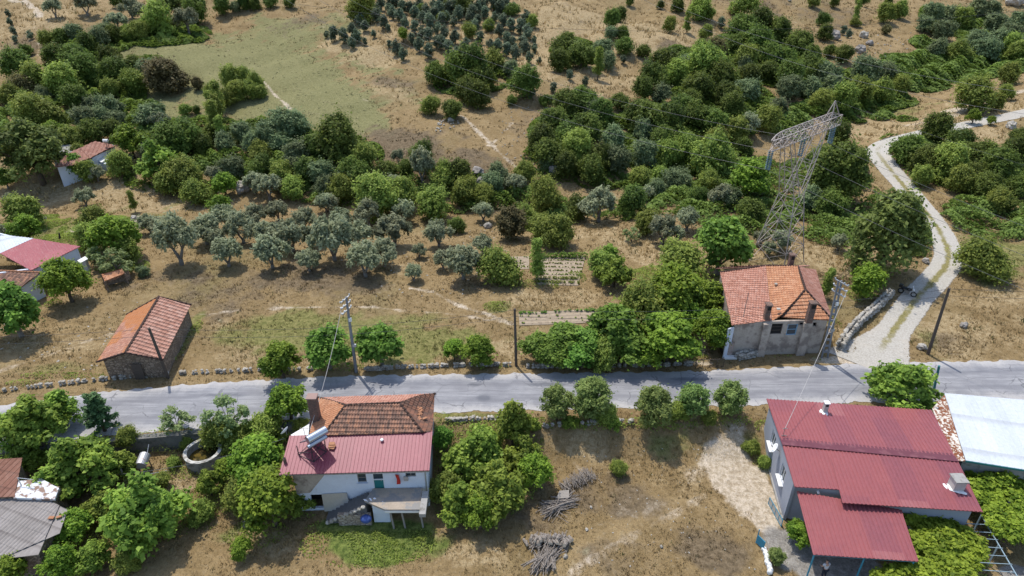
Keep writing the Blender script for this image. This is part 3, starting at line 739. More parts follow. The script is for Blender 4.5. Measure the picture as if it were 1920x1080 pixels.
cluster('left of the pylon', 'trees left of the pylon',
 [('M',1342,302,78,1.05),('D',1395,276,34),('B',1404,340,84),('G',1272,340,54),('M',1240,332,42),('M',1200,342,42),('G',1230,356,40),('G',1420,352,42),('G',1368,370,48),('M',1330,345,40),('D',1310,372,40)])
cluster('between the pylon and the track', 'trees between the pylon and track',
 [('D',1570,336,118),('D',1572,258,52),('D',1540,300,52),('D',1606,304,50),('G',1520,374,48),('D',1560,384,60),('N',1666,460,126,1.12),('B',1626,528,70),('L',1549,542,26)], {})
cluster('in the scrub inside the track bend', 'scrub oaks inside the track bend',
 [('D',1708,282,66),('D',1756,250,60),('D',1800,272,62),('D',1740,304,62),('M',1782,312,66),('D',1842,292,70),('D',1870,322,70),('D',1902,292,60),('D',1850,352,62),('M',1802,340,52),('D',1912,350,52),('M',1876,380,46),('D',1906,268,50),('D',1830,332,52),('M',1728,332,42),('G',1815,285,30)])
cluster('near the boulders at top right', 'shrubs near the boulders',
 [('G',1760,92,38),('M',1800,100,42),('G',1850,94,50),('G',1830,78,42),('G',1784,30,48),('G',1750,26,42),('G',1738,44,36),('M',1804,40,42),('G',1832,20,42),('G',1868,48,46),('G',1892,62,42),('G',1910,38,42),('G',1858,20,42),('M',1910,102,46),('G',1872,78,42),('G',1770,58,40),('D',1756,54,30),('M',1895,88,40)])
cluster('on the stony slope at top right', 'small trees on the stony slope',
 [('M',1660,28,34),('M',1690,20,26,1.3),('L',1606,26,14),('M',1604,42,18),('M',1680,24,20,1.2),('Y',1582,58,12),('Y',1592,64,12),('K',1662,56,20),('M',1525,4,22),('D',1565,6,20),('D',1616,2,24),('D',1665,4,18)])
cluster('beside the track at far right', 'trees beside the track at far right',
 [('M',1826,182,64),('M',1868,194,30),('M',1892,142,38),('M',1886,176,28),('B',1826,220,26),('B',1860,226,18),('M',1840,488,80)])
# along the far road edge
cluster('at the far roadside wall', 'bushes along the far roadside wall',
 [('B',526,678,76),('F',614,656,92),('F',712,652,84),('B',851,658,40),('B',894,660,64)], {'B':'dense bright green bush'})
cluster('in the hedge beside the tiled house', 'trees of the roadside hedge',
 [('F',1034,668,70,.74),('F',1085,672,70,.74),('M',1130,668,60),('B',1210,664,70,.74),('M',1236,566,80),('B',1296,600,60),('F',1010,654,75,.74),('F',1060,640,95,.74),('F',1104,652,85,.74),('F',1150,618,109),('F',1172,652,95,.74),('B',1252,640,124,.74),('M',1202,590,104),('B',1262,556,112),('M',1272,506,92),('B',1340,620,75,1.15),('B',1330,562,75)])
# near side of the road
cluster('in the garden at lower left', 'trees of the lower left garden',
 [('A',62,796,118),('A',112,770,80),('C',184,776,72),('A',150,866,132),('A',100,905,92),('T',328,786,66),('T',424,776,82),('B',540,757,76),('A',268,966,152),('M',300,904,36),('A',392,908,58),('M',376,960,42),('B',452,1030,42),('B',112,1058,66),('B',134,988,72),('B',22,1072,70),('A',45,855,80),('A',20,806,84),('A',232,872,58),('A',186,950,74),('A',176,1042,70),('M',240,1052,50),('B',424,884,50)])
cluster('along the dark retaining wall', 'bushes along the retaining wall',
 [('M',412,818,62),('M',446,826,54),('M',500,806,64),('M',470,812,46),('M',240,822,40),('M',325,868,24),('M',352,830,30)], {'M':'dark green bush'})
cluster('against the left of the white house', 'trees left of the white house',
 [('B',484,868,112),('B',506,946,118),('M',452,930,70),('B',470,910,60),('A',556,944,60),('M',566,800,30)])
cluster('in the thicket right of the white house', 'trees right of the white house',
 [('F',830,826,44,1.3),('A',866,872,92),('A',902,846,110),('A',962,800,84,1.3),('A',930,920,118),('A',868,940,90),('B',1000,886,70),('B',900,965,70),('A',980,856,84),('M',836,915,60)])
cluster('on the near roadside verge', 'young pines on the near roadside verge',
 [('S',1044,764,60),('S',1110,756,76),('S',1228,776,74),('S',1300,760,58),('S',1368,755,60),('M',1136,780,44),('M',1272,772,36),('A',1070,790,36),('A',1150,792,34),('A',1000,798,34),('M',1330,784,30)])
cluster('around the grey house with red roof', 'plants around the grey house',
 [('A',1698,724,134,.78),('B',1502,1004,56),('S',1456,1046,32),('M',1410,838,28),('M',1434,868,26),('M',1160,880,32)])
# the hillside plantation of young olives, row by row
ORCH = [(940,40),(1000,75),(1025,105),(1045,30),(1080,130),(1115,170),(955,170),(990,210),(880,260),(720,230),(750,275),(655,280),(585,265),(530,260),(715,330),(815,320),(820,200),(785,160),(740,130),(1000,335),(1055,360),(1105,415),(1165,300),(1225,340),(1295,390),(1190,210),(1245,245),(1295,270),(1300,175),(1250,140),(1195,110),(1150,70),(1215,50),(1280,80),(1330,50),(1370,75),(1395,150),(1365,215),(1415,250),(1355,320),(1390,330),(1440,365),(1495,285),(1485,160),(1520,110),(1450,60),(1490,40),(1600,135),(1575,60),(1660,60),(1720,105),(1665,160),(1640,200),(1590,240),(1680,290),(1570,335),(1640,370),(1500,405),(1745,200),(1820,240),(1850,165),(1790,130),(1835,60),(1900,80),(1910,200),(1880,300),(1755,340),(1815,360),(1880,380),(1780,30),(1720,15),(905,125),(905,85),(1010,20),(1100,60),(1390,30),(1335,110),(1540,80),(1430,130),(1560,30),(1620,95),(1690,40),(1870,30),(1935,70),(1985,210),(2000,325),(2040,245),(2025,140),(1925,325),(2020,355),(2085,360),(1945,400),(2085,300),(2090,375),(2125,455),(2050,440)]
ORCH.sort(key=lambda p: p[1])
nrow = 8; per = math.ceil(len(ORCH)/nrow)
for r in range(nrow):
    row = ORCH[r*per:(r+1)*per]
    small_ = {(880,260),(815,320),(1000,335),(530,260),(990,210),(2085,360),(2090,375),(2085,300),(2125,455)}
    place = ['in the topmost row', 'in the second row', 'in the third row', 'in the fourth row', 'in the fifth row', 'in the sixth row', 'in the seventh row', 'in the lowest row'][r]+' of hillside saplings'
    cluster(place, 'young olives of the hillside plantation', [('Y', 480+x/4, y/4, (10 if (x,y) in small_ else 15+((x*7+y*13) % 6))) for x, y in row])
cluster('among the young hillside olives', 'taller trees among the young olives',
 [('M',680,20,52),('M',690,8,24,1.3),('B',755,66,24),('D',830,34,24),('D',790,18,24),('M',880,60,28),('M',918,48,24),('D',960,18,30),('M',998,42,26),('D',870,12,36),('D',840,14,22),('D',930,10,22)])
# ------------------------------------------------------------------ roofs and walls
def roof_mat(name, cols, du, dv, line=.0, rust=None, rough=.6, spec=.3, mort=.5, worn=.5, lich=(.3,.27,.22), streak=.5, big=None, ucut=None, uline=0):
    """roof covering: colour varies per tile/sheet (cells du x dv metres in the uv of the roof), with worn and dirty patches"""
    t = NT(name); uv = t.uv(); P = t.pos()
    sx = t.n('ShaderNodeSeparateXYZ'); t.l(uv, sx.inputs[0])
    iu = t.math('FLOOR', t.math('DIVIDE', sx.outputs[0], du)); iv = t.math('FLOOR', t.math('DIVIDE', sx.outputs[1], dv))
    cb = t.n('ShaderNodeCombineXYZ'); t.l(iu, cb.inputs[0]); t.l(iv, cb.inputs[1])
    wn = t.n('ShaderNodeTexWhiteNoise', noise_dimensions='3D'); t.l(cb.outputs[0], wn.inputs[0])
    n1 = t.noise(P, .7, 5, .65); n2 = t.noise(P, 4, 5, .7); n3 = t.noise(t.scale(uv, (3.5,.35,1)), 2.2, 4, .6)
    k = t.math('ADD', t.math('MULTIPLY', wn.outputs[0], mort), t.math('MULTIPLY', n1, 1-mort))
    c = t.ramp(k, cols)
    if big: c = t.mix(t.ss(t.noise(P, big[0], 3, .5), .48, .54), c, big[1])
    if ucut: c = t.mix(t.math('GREATER_THAN', t.math('ADD', sx.outputs[0], t.math('MULTIPLY', t.math('SUBTRACT', n2, .5), .25)), ucut[0]), c, ucut[1], 'MULTIPLY')
    c = t.mix(t.math('MULTIPLY', t.ss(n3, .5, .75), streak), c, lich)
    c = t.mix(t.math('MULTIPLY', t.ss(n2, .55, .75), worn), c, lich)
    if rust: c = t.mix(t.ss(t.math('ADD', n2, t.math('MULTIPLY', n1, .5)), *rust[1]), c, rust[0])
    if line:
        fr = t.math('FRACT', t.math('DIVIDE', sx.outputs[1], dv)); c = t.mix(t.math('MULTIPLY', t.ss(fr, .2, .04), line), c, (.045,.032,.028))
    if uline:
        fr = t.math('FRACT', t.math('ADD', t.math('DIVIDE', sx.outputs[0], du), t.math('MULTIPLY', n2, .12))); c = t.mix(t.math('MULTIPLY', t.ss(fr, .24, .08), uline), c, (.06,.035,.028))
    f = t.math('MULTIPLY_ADD', n2, .5, .75); cc = t.n('ShaderNodeCombineColor')
    for i in range(3): t.l(f, cc.inputs[i])
    c = t.mix(1.0, c, cc.outputs[0], 'MULTIPLY')
    return t.out(c, rough, spec, bump=n2, bstr=.15, bdist=.02)
def roof_patch(pts, mat, name, parent, pitch=.22, amp=.04, row=0.0, step=.0, kind='wave', thick=.06, down=None, origin=None, tris=True):
    """a roof plane of waves/tiles laid over a convex polygon; `down` is the horizontal direction the water runs"""
    pts = [Vector(p) for p in pts]; n = Vector((0,0,0))
    for i in range(len(pts)): n += pts[i].cross(pts[(i+1) % len(pts)])
    n.normalize()
    if n.z < 0: n = -n; pts = pts[::-1]
    c0 = sum(pts, Vector())/len(pts)
    if down is None: d = Vector((n.x, n.y, 0))
    else: d = Vector(down)
    dv = (d-n*d.dot(n)).normalized(); du = dv.cross(n).normalized()
    if du.x < 0: du = -du
    off = [(p-c0).dot(n) for p in pts]
    U = [(p-c0).dot(du) for p in pts]; W_ = [(p-c0).dot(dv) for p in pts]
    u0, u1 = min(U), max(U); v0, v1 = min(W_), max(W_)
    # least-squares twist so that not-quite-flat corners still meet
    A = np.array([[1, u, v, u*v] for u, v in zip(U, W_)]); co = np.linalg.lstsq(A, np.array(off), rcond=None)[0]
    prof = {'wave':[(0,0),(.25,.7),(.5,1),(.75,.7)], 'trap':[(0,0),(.3,0),(.42,1),(.72,1),(.84,0)], 'tile':[(0,0),(.12,.65),(.3,1),(.5,1),(.68,.65),(.8,0)],
            'rib':[(0,0),(.42,0),(.46,1),(.54,1),(.58,0)]}[kind]
    us = []; hs = []
    k0 = math.floor(u0/pitch)-1
    while k0*pitch < u1+pitch:
        for f, h in prof: us.append((k0+f)*pitch); hs.append(h*amp)
        k0 += 1
    if row: 
        vs = []; hv = []; r0 = math.floor(v0/row)-1
        while r0*row < v1+row:
            vs += [r0*row+.002, (r0+1)*row-.002]; hv += [0, step]; r0 += 1
    else: vs = list(np.linspace(v0-.05, v1+.05, 6)); hv = [0]*6
    bm = bmesh.new(); uvl = bm.loops.layers.uv.new('UVMap'); G = []
    for v, b in zip(vs, hv):
        rowv = []
        for u, h in zip(us, hs):
            tw = co[0]+co[1]*u+co[2]*v+co[3]*u*v
            rowv.append(bm.verts.new(c0+du*u+dv*v+n*(h+b+tw)))
        G.append(rowv)
    for j in range(len(vs)-1):
        for i in range(len(us)-1): bm.faces.new((G[j][i], G[j][i+1], G[j+1][i+1], G[j+1][i]))
    N = len(pts)
    for i in range(N):
        a, b = pts[i], pts[(i+1) % N]; e = (b-a); e -= n*e.dot(n)
        on = e.cross(n).normalized()
        bmesh.ops.bisect_plane(bm, geom=bm.verts[:]+bm.edges[:]+bm.faces[:], plane_co=a, plane_no=on, clear_outer=True, clear_inner=False)
    # underside sheet and rim
    if thick:
        lo = [bm.verts.new(c0+du*u+dv*v+n*(co[0]+co[1]*u+co[2]*v+co[3]*u*v-thick)) for u, v in zip(U, W_)]
        up_ = [bm.verts.new(c0+du*u+dv*v+n*(co[0]+co[1]*u+co[2]*v+co[3]*u*v+.004)) for u, v in zip(U, W_)]
        bm.faces.new(lo[::-1])
        for i in range(N): bm.faces.new((lo[i], lo[(i+1) % N], up_[(i+1) % N], up_[i]))
    for f in bm.faces:
        for l in f.loops:
            q = l.vert.co-c0; l[uvl].uv = (q.dot(du)-u0, q.dot(dv)-v0)
    bmesh.ops.recalc_face_normals(bm, faces=bm.faces)
    L = root_loc(parent) if parent else Vector(origin or (0,0,0))
    bmesh.ops.translate(bm, verts=bm.verts, vec=-L)
    me = bpy.data.meshes.new(name); bm.to_mesh(me); bm.free(); me.materials.append(mat)
    o = bpy.data.objects.new(name, me); COL.objects.link(o)
    if parent: o.parent = parent
    else: o.location = L
    return o
def join_meshes(objs, name):
    """several freshly built pieces of one covering become one object"""
    b = objs[0]; bm = bmesh.new()
    for o in objs: bm.from_mesh(o.data)
    bm.to_mesh(b.data); bm.free(); b.name = name
    for o in objs[1:]: bpy.data.objects.remove(o)
    return b
def ridge(m, a, b, r=.1, seg=.4):
    a = Vector(a); b = Vector(b); n = max(1, int((b-a).length/seg))
    for i in range(n):
        p = a.lerp(b, i/n); q = a.lerp(b, (i+1.12)/n); m.tube(p+V(0,0,.02), q+V(0,0,.05), r*.9, r*1.08, 7)
def wall_with_holes(m, a, b, z0, z1, holes=(), t=.22, tops=None):
    """a wall from a to b (ground points), holes = (u0,u1,z0,z1) in metres along it; built as butted blocks so openings are real"""
    a = Vector((a[0],a[1],0)); b = Vector((b[0],b[1],0)); d = (b-a); L = d.length; d /= L; nx = Vector((d.y,-d.x,0))
    us = sorted({0, L, *[h[0] for h in holes], *[h[1] for h in holes]})
    for u0, u1 in zip(us[:-1], us[1:]):
        um = (u0+u1)/2; hs = sorted([h for h in holes if h[0] < um < h[1]], key=lambda h: h[2]); z = z0
        def top(u): return z1 if tops is None else tops[0]+(tops[1]-tops[0])*u/L
        segs = []
        for h in hs: segs.append((z, h[2], None)); z = h[3]
        segs.append((z, None, 1))
        for s0, s1, last in segs:
            if not last and s1-s0 < .01: continue
            A, B = a+d*u0, a+d*u1; za, zb = (top(u0), top(u1)) if last else (s1, s1)
            q = [A, B, B-nx*t, A-nx*t]
            vs = [(p.x, p.y, s0) for p in q]+[(q[0].x,q[0].y,za),(q[1].x,q[1].y,zb),(q[2].x,q[2].y,zb),(q[3].x,q[3].y,za)]
            m.add(vs, [(3,2,1,0),(4,5,6,7),(0,1,5,4),(1,2,6,5),(2,3,7,6),(3,0,4,7)])
    return d, nx
def window(parent, a, d, nx, u0, u1, z0, z1, fm, gm, sill=None, t=.22, bars=1, name='window', fw=.06, cross=1):
    """frame + glass set back in the opening, sill below"""
    a = Vector((a[0],a[1],0)); m = MB(); dep = .09
    def P(u, z, o): return a+d*u-nx*o+V(0,0,z)
    for (ua, za, ub, zb) in ((u0,z0,u1,z0+fw),(u0,z1-fw,u1,z1),(u0,z0+fw,u0+fw,z1-fw),(u1-fw,z0+fw,u1,z1-fw)):
        m.box(P((ua+ub)/2,(za+zb)/2,dep), (ub-ua,.06,zb-za), ax=d)
    for k in range(1, bars+1):
        u = u0+(u1-u0)*k/(bars+1); m.box(P(u,(z0+z1)/2,dep), (fw*.8,.05,z1-z0-2*fw), ax=d)
    for k in range(1, cross+1):
        z = z0+(z1-z0)*k/(cross+1); m.box(P((u0+u1)/2,z,dep+.004), ((u1-u0)-2*fw,.045,fw*.7), ax=d)
    f = m.build(name, fm, parent)
    g = MB(); g.box(P((u0+u1)/2,(z0+z1)/2,dep+.04), (u1-u0-.02,.012,z1-z0-.02), ax=d); g.build('pane', gm, f)
    b = MB(); b.box(P((u0+u1)/2,(z0+z1)/2,t+.5), (u1-u0+.3,.02,z1-z0+.3), ax=d); 
    if sill is not None:
        s = MB(); s.box(P((u0+u1)/2,z0-.035,-.05), (u1-u0+.16,.2,.06), ax=d); s.build('sill', sill, f)
    return f
M_GLASS = NT('dark_glass').out((.03,.045,.055), .08, .6)
M_WHITE = plain('white_paint', (.72,.72,.70), .5, .2, 4)
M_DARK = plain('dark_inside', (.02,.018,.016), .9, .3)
M_STEEL = plain('weathered_steel', (.26,.245,.23), .5, .4, 8, .4, .5, c2=(.2,.11,.06), thr=(.58,.75))
M_GALV = plain('galvanised_steel', (.45,.46,.46), .4, .3, 5, .5, .6)
M_CONC = plain('concrete', (.31,.30,.28), .9, .4, 2.5, .2, bump=.5, c2=(.17,.16,.14), thr=(.5,.7))
M_WOODP = plain('weathered_wood', (.10,.08,.065), .9, .5, 5, .15, bump=.6)
M_WOODG = plain('grey_wood', (.27,.245,.215), .9, .55, 9, .15, bump=.6)
M_BLUE = plain('blue_paint', (.03,.22,.33), .45, .3, 6, .4)
M_TEAL = plain('teal_paint', (.02,.16,.16), .5, .3, 6, .4)
M_BLACK = plain('black_rubber', (.015,.015,.016), .6, .3)
M_STONE = None
def stone_mat(name, a, b, c):
    t = NT(name); P = t.pos(); n = t.noise(P, 1.1, 3); n2 = t.noise(P, 7, 5, .7)
    v = t.n('ShaderNodeTexVoronoi'); v.inputs['Scale'].default_value = 2.6; t.l(P, v.inputs['Vector'])
    sx = t.n('ShaderNodeSeparateColor'); t.l(v.outputs['Color'], sx.inputs[0])
    col = t.mix(sx.outputs[0], a, b); col = t.mix(t.ss(n2, .52, .7), col, c)
    return t.out(col, .95, .1, bump=n2, bstr=.6, bdist=.04)
M_STONE = stone_mat('limestone', (.26,.235,.195), (.46,.43,.375), (.15,.13,.1))
M_STONED = stone_mat('grey_boulder', (.22,.2,.175), (.33,.3,.27), (.12,.105,.09))
# rubble/masonry walls: courses of irregular stones in daub
def rubble_mat(name, a, b, mortar, sc=3.2):
    t = NT(name); P = t.pos(); v = t.n('ShaderNodeTexVoronoi'); v.inputs['Scale'].default_value = sc; t.l(t.scale(P, (1,1,1.7)), v.inputs['Vector'])
    v2 = t.n('ShaderNodeTexVoronoi', feature='DISTANCE_TO_EDGE'); v2.inputs['Scale'].default_value = sc; t.l(t.scale(P, (1,1,1.7)), v2.inputs['Vector'])
    sx = t.n('ShaderNodeSeparateColor'); t.l(v.outputs['Color'], sx.inputs[0]); n = t.noise(P, 6, 5, .7)
    c = t.mix(sx.outputs[0], a, b); c = t.mix(t.ss(v2.outputs[0], .1, .03), c, mortar); c = t.mix(t.math('MULTIPLY', t.ss(n, .5, .75), .5), c, mortar)
    return t.out(c, .95, .1, bump=t.math('ADD', t.ss(v2.outputs[0], 0, .15), n), bstr=.6, bdist=.06)
# ------------------------------------------------------------------ helpers for placing building pieces
def on_wall(a, d, px, py):
    """(u, z) where the ray of a photo pixel meets the vertical plane through a along d"""
    a = Vector((a[0],a[1],0)); n = Vector((d.y,-d.x,0)); r = Vector(ray(px,py)); t = (a-V(0,0,CAMH)).dot(n)/r.dot(n)
    p = V(0,0,CAMH)+r*t; return (p-a).dot(d), p.z
def above(p, py):
    """height over p at which the vertical line through p reaches photo row py"""
    lo, hi = -5, 40
    for _ in range(40):
        m = (lo+hi)/2
        if to_px((p[0],p[1],p[2]+m))[1] > py: lo = m
        else: hi = m
    return (lo+hi)/2
def pt(a, d, u, z, o=0):
    nx = Vector((d.y,-d.x,0)); q = Vector((a[0],a[1],0))+d*u+nx*o; q.z = z; return q
TC_A = [(0,(.09,.068,.056)),(.35,(.18,.108,.08)),(.6,(.27,.15,.105)),(.85,(.39,.20,.12))]
TILE_OLD = roof_mat('old_clay_tiles', TC_A, .24, .42, line=.9, mort=.6, worn=.55, lich=(.17,.135,.11), streak=.45, rough=.9, spec=.1)
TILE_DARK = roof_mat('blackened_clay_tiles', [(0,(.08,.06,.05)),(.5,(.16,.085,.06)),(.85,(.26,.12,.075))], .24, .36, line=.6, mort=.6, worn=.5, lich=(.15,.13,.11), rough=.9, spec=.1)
TILE_NEW = roof_mat('orange_clay_tiles', [(0,(.33,.15,.085)),(.5,(.45,.215,.115)),(.9,(.54,.31,.19))], .24, .36, line=.25, mort=.5, worn=.25, lich=(.4,.24,.16), rough=.85, spec=.1)
TILE_MIX = roof_mat('weathered_clay_tiles', [(0,(.32,.155,.105)),(.45,(.43,.215,.145)),(.9,(.52,.29,.2))], .26, .36, line=.35, mort=.6, worn=.4, lich=(.40,.31,.25), rough=.9, spec=.1, big=(.32,(.47,.2,.085)))
TILE_ROSE = roof_mat('faded_clay_tiles', [(0,(.32,.145,.1)),(.5,(.42,.205,.145)),(.9,(.5,.28,.21))], .26, .36, line=.5, mort=.65, worn=.45, lich=(.42,.34,.29), streak=.4, rough=.9, spec=.1)
TILE_SHED = roof_mat('course_laid_tiles', [(0,(.31,.155,.11)),(.5,(.42,.22,.16)),(.9,(.5,.31,.24))], .55, .42, line=.25, mort=.65, worn=.5, lich=(.46,.36,.3), streak=.45, rough=.9, spec=.1, uline=.8)
TILE_FAR = roof_mat('brick_red_tiles', [(0,(.22,.11,.085)),(.5,(.31,.155,.115)),(.9,(.39,.23,.18))], .3, .38, line=.35, mort=.5, worn=.35, lich=(.42,.3,.24), rough=.9, spec=.1)
RED_A = roof_mat('crimson_metal_sheet', [(0,(.21,.042,.06)),(.5,(.25,.054,.074)),(.9,(.285,.07,.09))], 1.1, 9, mort=.5, worn=.18, streak=.3, lich=(.33,.15,.16), rough=.45, spec=.35)
RED_C = roof_mat('dark_red_metal_sheet', [(0,(.185,.06,.075)),(.3,(.225,.068,.077)),(.6,(.27,.078,.078)),(.9,(.3,.12,.12))], 2.1, 4.7, mort=.55, worn=.14, streak=.28, lich=(.3,.1,.11), rough=.42, spec=.4)
RED_P = roof_mat('faded_red_metal_sheet', [(0,(.24,.055,.062)),(.5,(.29,.07,.075)),(.9,(.33,.1,.1))], 2.0, 5, mort=.5, worn=.2, lich=(.4,.22,.2), rough=.5, spec=.3)
WHITE_R = roof_mat('white_metal_sheet', [(0,(.44,.47,.50)),(.5,(.50,.53,.555)),(.9,(.56,.58,.60))], 1.0, 4.2, line=.2, mort=.5, worn=.2, streak=.12, lich=(.5,.48,.44), rough=.5, spec=.3)
RUSTY = roof_mat('rusted_white_sheet', [(0,(.6,.55,.47)),(.5,(.68,.64,.56)),(.9,(.72,.7,.64))], .9, 1, worn=.2, rust=((.2,.075,.035),(.66,.78)), rough=.8, spec=.1)
ASBEST = roof_mat('grey_fibre_cement', [(0,(.2,.18,.165)),(.5,(.26,.235,.215)),(.9,(.32,.29,.27))], 1.0, 1.6, line=.3, mort=.5, worn=.4, lich=(.38,.35,.32), rough=.95, spec=.1)
RUSTBR = roof_mat('brown_rusted_sheet', [(0,(.15,.075,.055)),(.5,(.21,.105,.075)),(.9,(.27,.16,.12))], .9, 1.4, line=.3, mort=.4, worn=.4, lich=(.3,.2,.16), rough=.9, spec=.1)
PLASTER_W = plain('whitewash', (.62,.66,.72), .9, .22, 1.2, .1, bump=.3, c2=(.42,.38,.34), thr=(.62,.74))
PLASTER_B = plain('stained_plaster', (.42,.36,.30), .95, .5, 1.0, .1, bump=.5, c2=(.24,.2,.17), thr=(.47,.62))
PLASTER_G = plain('grey_blue_plaster', (.31,.33,.38), .9, .2, 1.2, .15, bump=.15)
PLASTER_G2 = plain('bluish_plaster', (.62,.66,.72), .9, .2, 1.2, .15, bump=.15)
RUBBLE = rubble_mat('rubble_masonry', (.2,.15,.11), (.36,.28,.21), (.13,.1,.075), 3.0)
RUBBLE_L = rubble_mat('pale_rubble_masonry', (.3,.25,.2), (.45,.39,.32), (.2,.16,.13), 2.6)
ALU = plain('white_window_frame', (.7,.71,.72), .4, .1, 5, .4)
BRICK = rubble_mat('sooty_brick', (.16,.1,.08), (.26,.16,.12), (.12,.1,.09), 6)

# ------------------------------------------------------------------ white house below the road
def white_house():
    R = thing('village_house', V(-12.2,42.5,-2), 'whitewashed old house with half crimson metal, half clay tile roof below the road', 'house')
    eL, eR = at(523,890,2.35), at(805,882,2.35); sL, sR = at(543,817,3.32), at(811,808,3.32)
    roof_patch([eL,eR,sR,sL], RED_A, 'metal_roof', R, .29, .035, kind='rib', down=(0,-1,0))
    R1, R2 = at(648,760,4.15), at(749,756,4.15); BL, BR = at(598,746,2.75), at(815,739,2.75)
    FR, F2, FL, LL = at(811,810,3.25), at(792,811,3.36), at(606,817,3.36), at(575,836,3.0)
    a = roof_patch([R1,R2,F2,FL], TILE_OLD, 'tile_roof', R, .24, .06, row=.42, step=.07, kind='tile', down=(0,-1,0))
    tr = a
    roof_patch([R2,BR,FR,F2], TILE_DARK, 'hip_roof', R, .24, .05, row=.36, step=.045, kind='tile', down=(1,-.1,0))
    roof_patch([R1,BL,LL,FL], TILE_NEW, 'hip_roof', R, .24, .05, row=.36, step=.04, kind='tile', down=(-1,-.1,0))
    roof_patch([R1,R2,BR,BL], TILE_ROSE, 'rear_roof', R, .24, .05, row=.36, step=.04, kind='tile', down=(0,1,0))
    m = MB()
    for p, q in ((R1,R2),(R1,FL),(R2,F2),(R1,BL),(R2,BR)): ridge(m, p, q, .11, .42)
    m.build('ridge_tiles', TILE_OLD, R, smooth=True)
    # broken tiles lying on the right hip
    m = MB(); rr = random.Random(4)
    for k in range(11):
        p = at(787+rr.uniform(-9,11), 776+rr.uniform(-12,12), 3.5); m.box(p, (.42,.2,.06), ax=(rr.uniform(-1,1),rr.uniform(-1,1),rr.uniform(-.2,.2)))
    m.build('broken_tiles', TILE_NEW, R)
    m = MB(); m.poly([LL+V(.1,.1,-.03), at(576,842,2.9), at(545,816,3.25), at(580,795,3.1)], .03)
    m.build('zinc_flashing', M_GALV, R)
    # walls
    a, b = V(-17.35,38.75,0), V(-6.75,39.1,0); d = (b-a).normalized(); nx = V(d.y,-d.x,0)
    def hole(x0,y0,x1,y1):
        u0, zt = on_wall(a,d,x0,y0); u1, zb = on_wall(a,d,x1,y1); return (u0,u1,zb,zt)
    hw = hole(669,889,688,904); hd = hole(699,888,720,920); hv = hole(760,887,780,893.5)
    hd = (hd[0]-.08,hd[1]+.12,-.13,hd[3]); hl = (1.05,2.0,-2.1,-.55)
    W = MB(); wall_with_holes(W, a, b, -2.4, 2.42, [hw,hd,hv,hl])
    bk = V(-7.1,47.0,0); bl = V(-16.9,46.6,0); i1 = b+V(.0,.0,0)
    for p, q in ((b,bk),(bk,bl),(bl,a)):
        dd = (q-p).normalized()
        za, zb_ = (2.42,2.6) if p is b else ((2.6,2.6) if p is bk else (2.6,2.42))
        W.add([(p.x,p.y,-2.4),(q.x,q.y,-2.4),(q.x,q.y,zb_),(p.x,p.y,za)], [(0,1,2,3)])
    # gable infill up to the roofs on both ends
    W.poly([(b.x-.02,b.y+.1,2.4),(b.x-.2,b.y+2.9,3.15),(bk.x+.02,bk.y,2.6)]); W.poly([(a.x+.02,a.y+.1,2.4),(a.x+.2,a.y+2.9,3.15),(bl.x,bl.y,2.6)])
    wl = W.build('wall', PLASTER_W, R, fix=True)
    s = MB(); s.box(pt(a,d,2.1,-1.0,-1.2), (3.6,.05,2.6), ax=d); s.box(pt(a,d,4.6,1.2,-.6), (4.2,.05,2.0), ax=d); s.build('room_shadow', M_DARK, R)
    # patched grey render on the left third and damp foot
    s = MB(); s.poly([pt(a,d,.0,2.35,.012),pt(a,d,3.0,2.35,.012),pt(a,d,2.2,1.2,.012),pt(a,d,1.1,-.3,.012),pt(a,d,0,-.4,.012)], .008); s.build('grey_render', PLASTER_B, R)
    window(R, a, d, nx, *hw, M_WOODG, M_GLASS, sill=PLASTER_W, bars=0)
    window(R, a, d, nx, *hv, M_WOODG, M_GLASS, bars=1, cross=0)
    # teal door with glazed top and white frame
    u0,u1,z0,z1 = hd; D = MB()
    D.box(pt(a,d,(u0+u1)/2,z0+.52,-.1), (u1-u0-.12,.05,1.0), ax=d); dr = D.build('door', M_TEAL, R)
    F = MB()
    for (ua,ub,za,zb) in ((u0,u0+.07,z0,z1),(u1-.07,u1,z0,z1),(u0+.07,u1-.07,z1-.07,z1),(u0+.07,u1-.07,z0+1.02,z0+1.1)): F.box(pt(a,d,(ua+ub)/2,(za+zb)/2,-.07), (ub-ua,.08,zb-za), ax=d)
    F.build('door_frame', ALU, dr); G = MB(); G.box(pt(a,d,(u0+u1)/2,(z0+1.1+z1-.07)/2,-.11), (u1-u0-.14,.02,z1-z0-1.17), ax=d); G.build('door_glass', M_GLASS, dr)
    H = MB(); H.bar(pt(a,d,u1-.16,z0+.95,-.03), pt(a,d,u1-.28,z0+.95,-.03), .03); H.build('handle', M_GALV, dr)
    # bent iron sheet leaning over the cellar opening
    s = MB(); s.poly([pt(a,d,2.0,-.45,.05),pt(a,d,4.0,-.35,.05),pt(a,d,4.3,-1.9,.5),pt(a,d,2.1,-2.0,.45)], .02); s.build('iron_sheet', M_GALV, R)
    # terrace
    T = MB(); P0 = [at(700,918,-.15),at(792,917,-.15),at(788,958,-.15),at(722,958,-.15),at(684,942,-.15)]; T.poly(P0, .16); te = T.build('terrace', plain('dusty_terrace', (.36,.30,.235), .95, .5, 1.4, .1, bump=.4, c2=(.25,.24,.225), thr=(.48,.6)), R)
    E = MB(); E.bar(at(722,958,-.23)+V(0,-.06,0), at(788,958,-.23)+V(0,-.06,0), .1, .2); E.build('fascia_board', M_WHITE, te)
    E = MB(); E.box((at(794,935,.05)+at(796,955,.05))/2, (.5,2.3,.35)); E.build('trough', M_CONC, te)
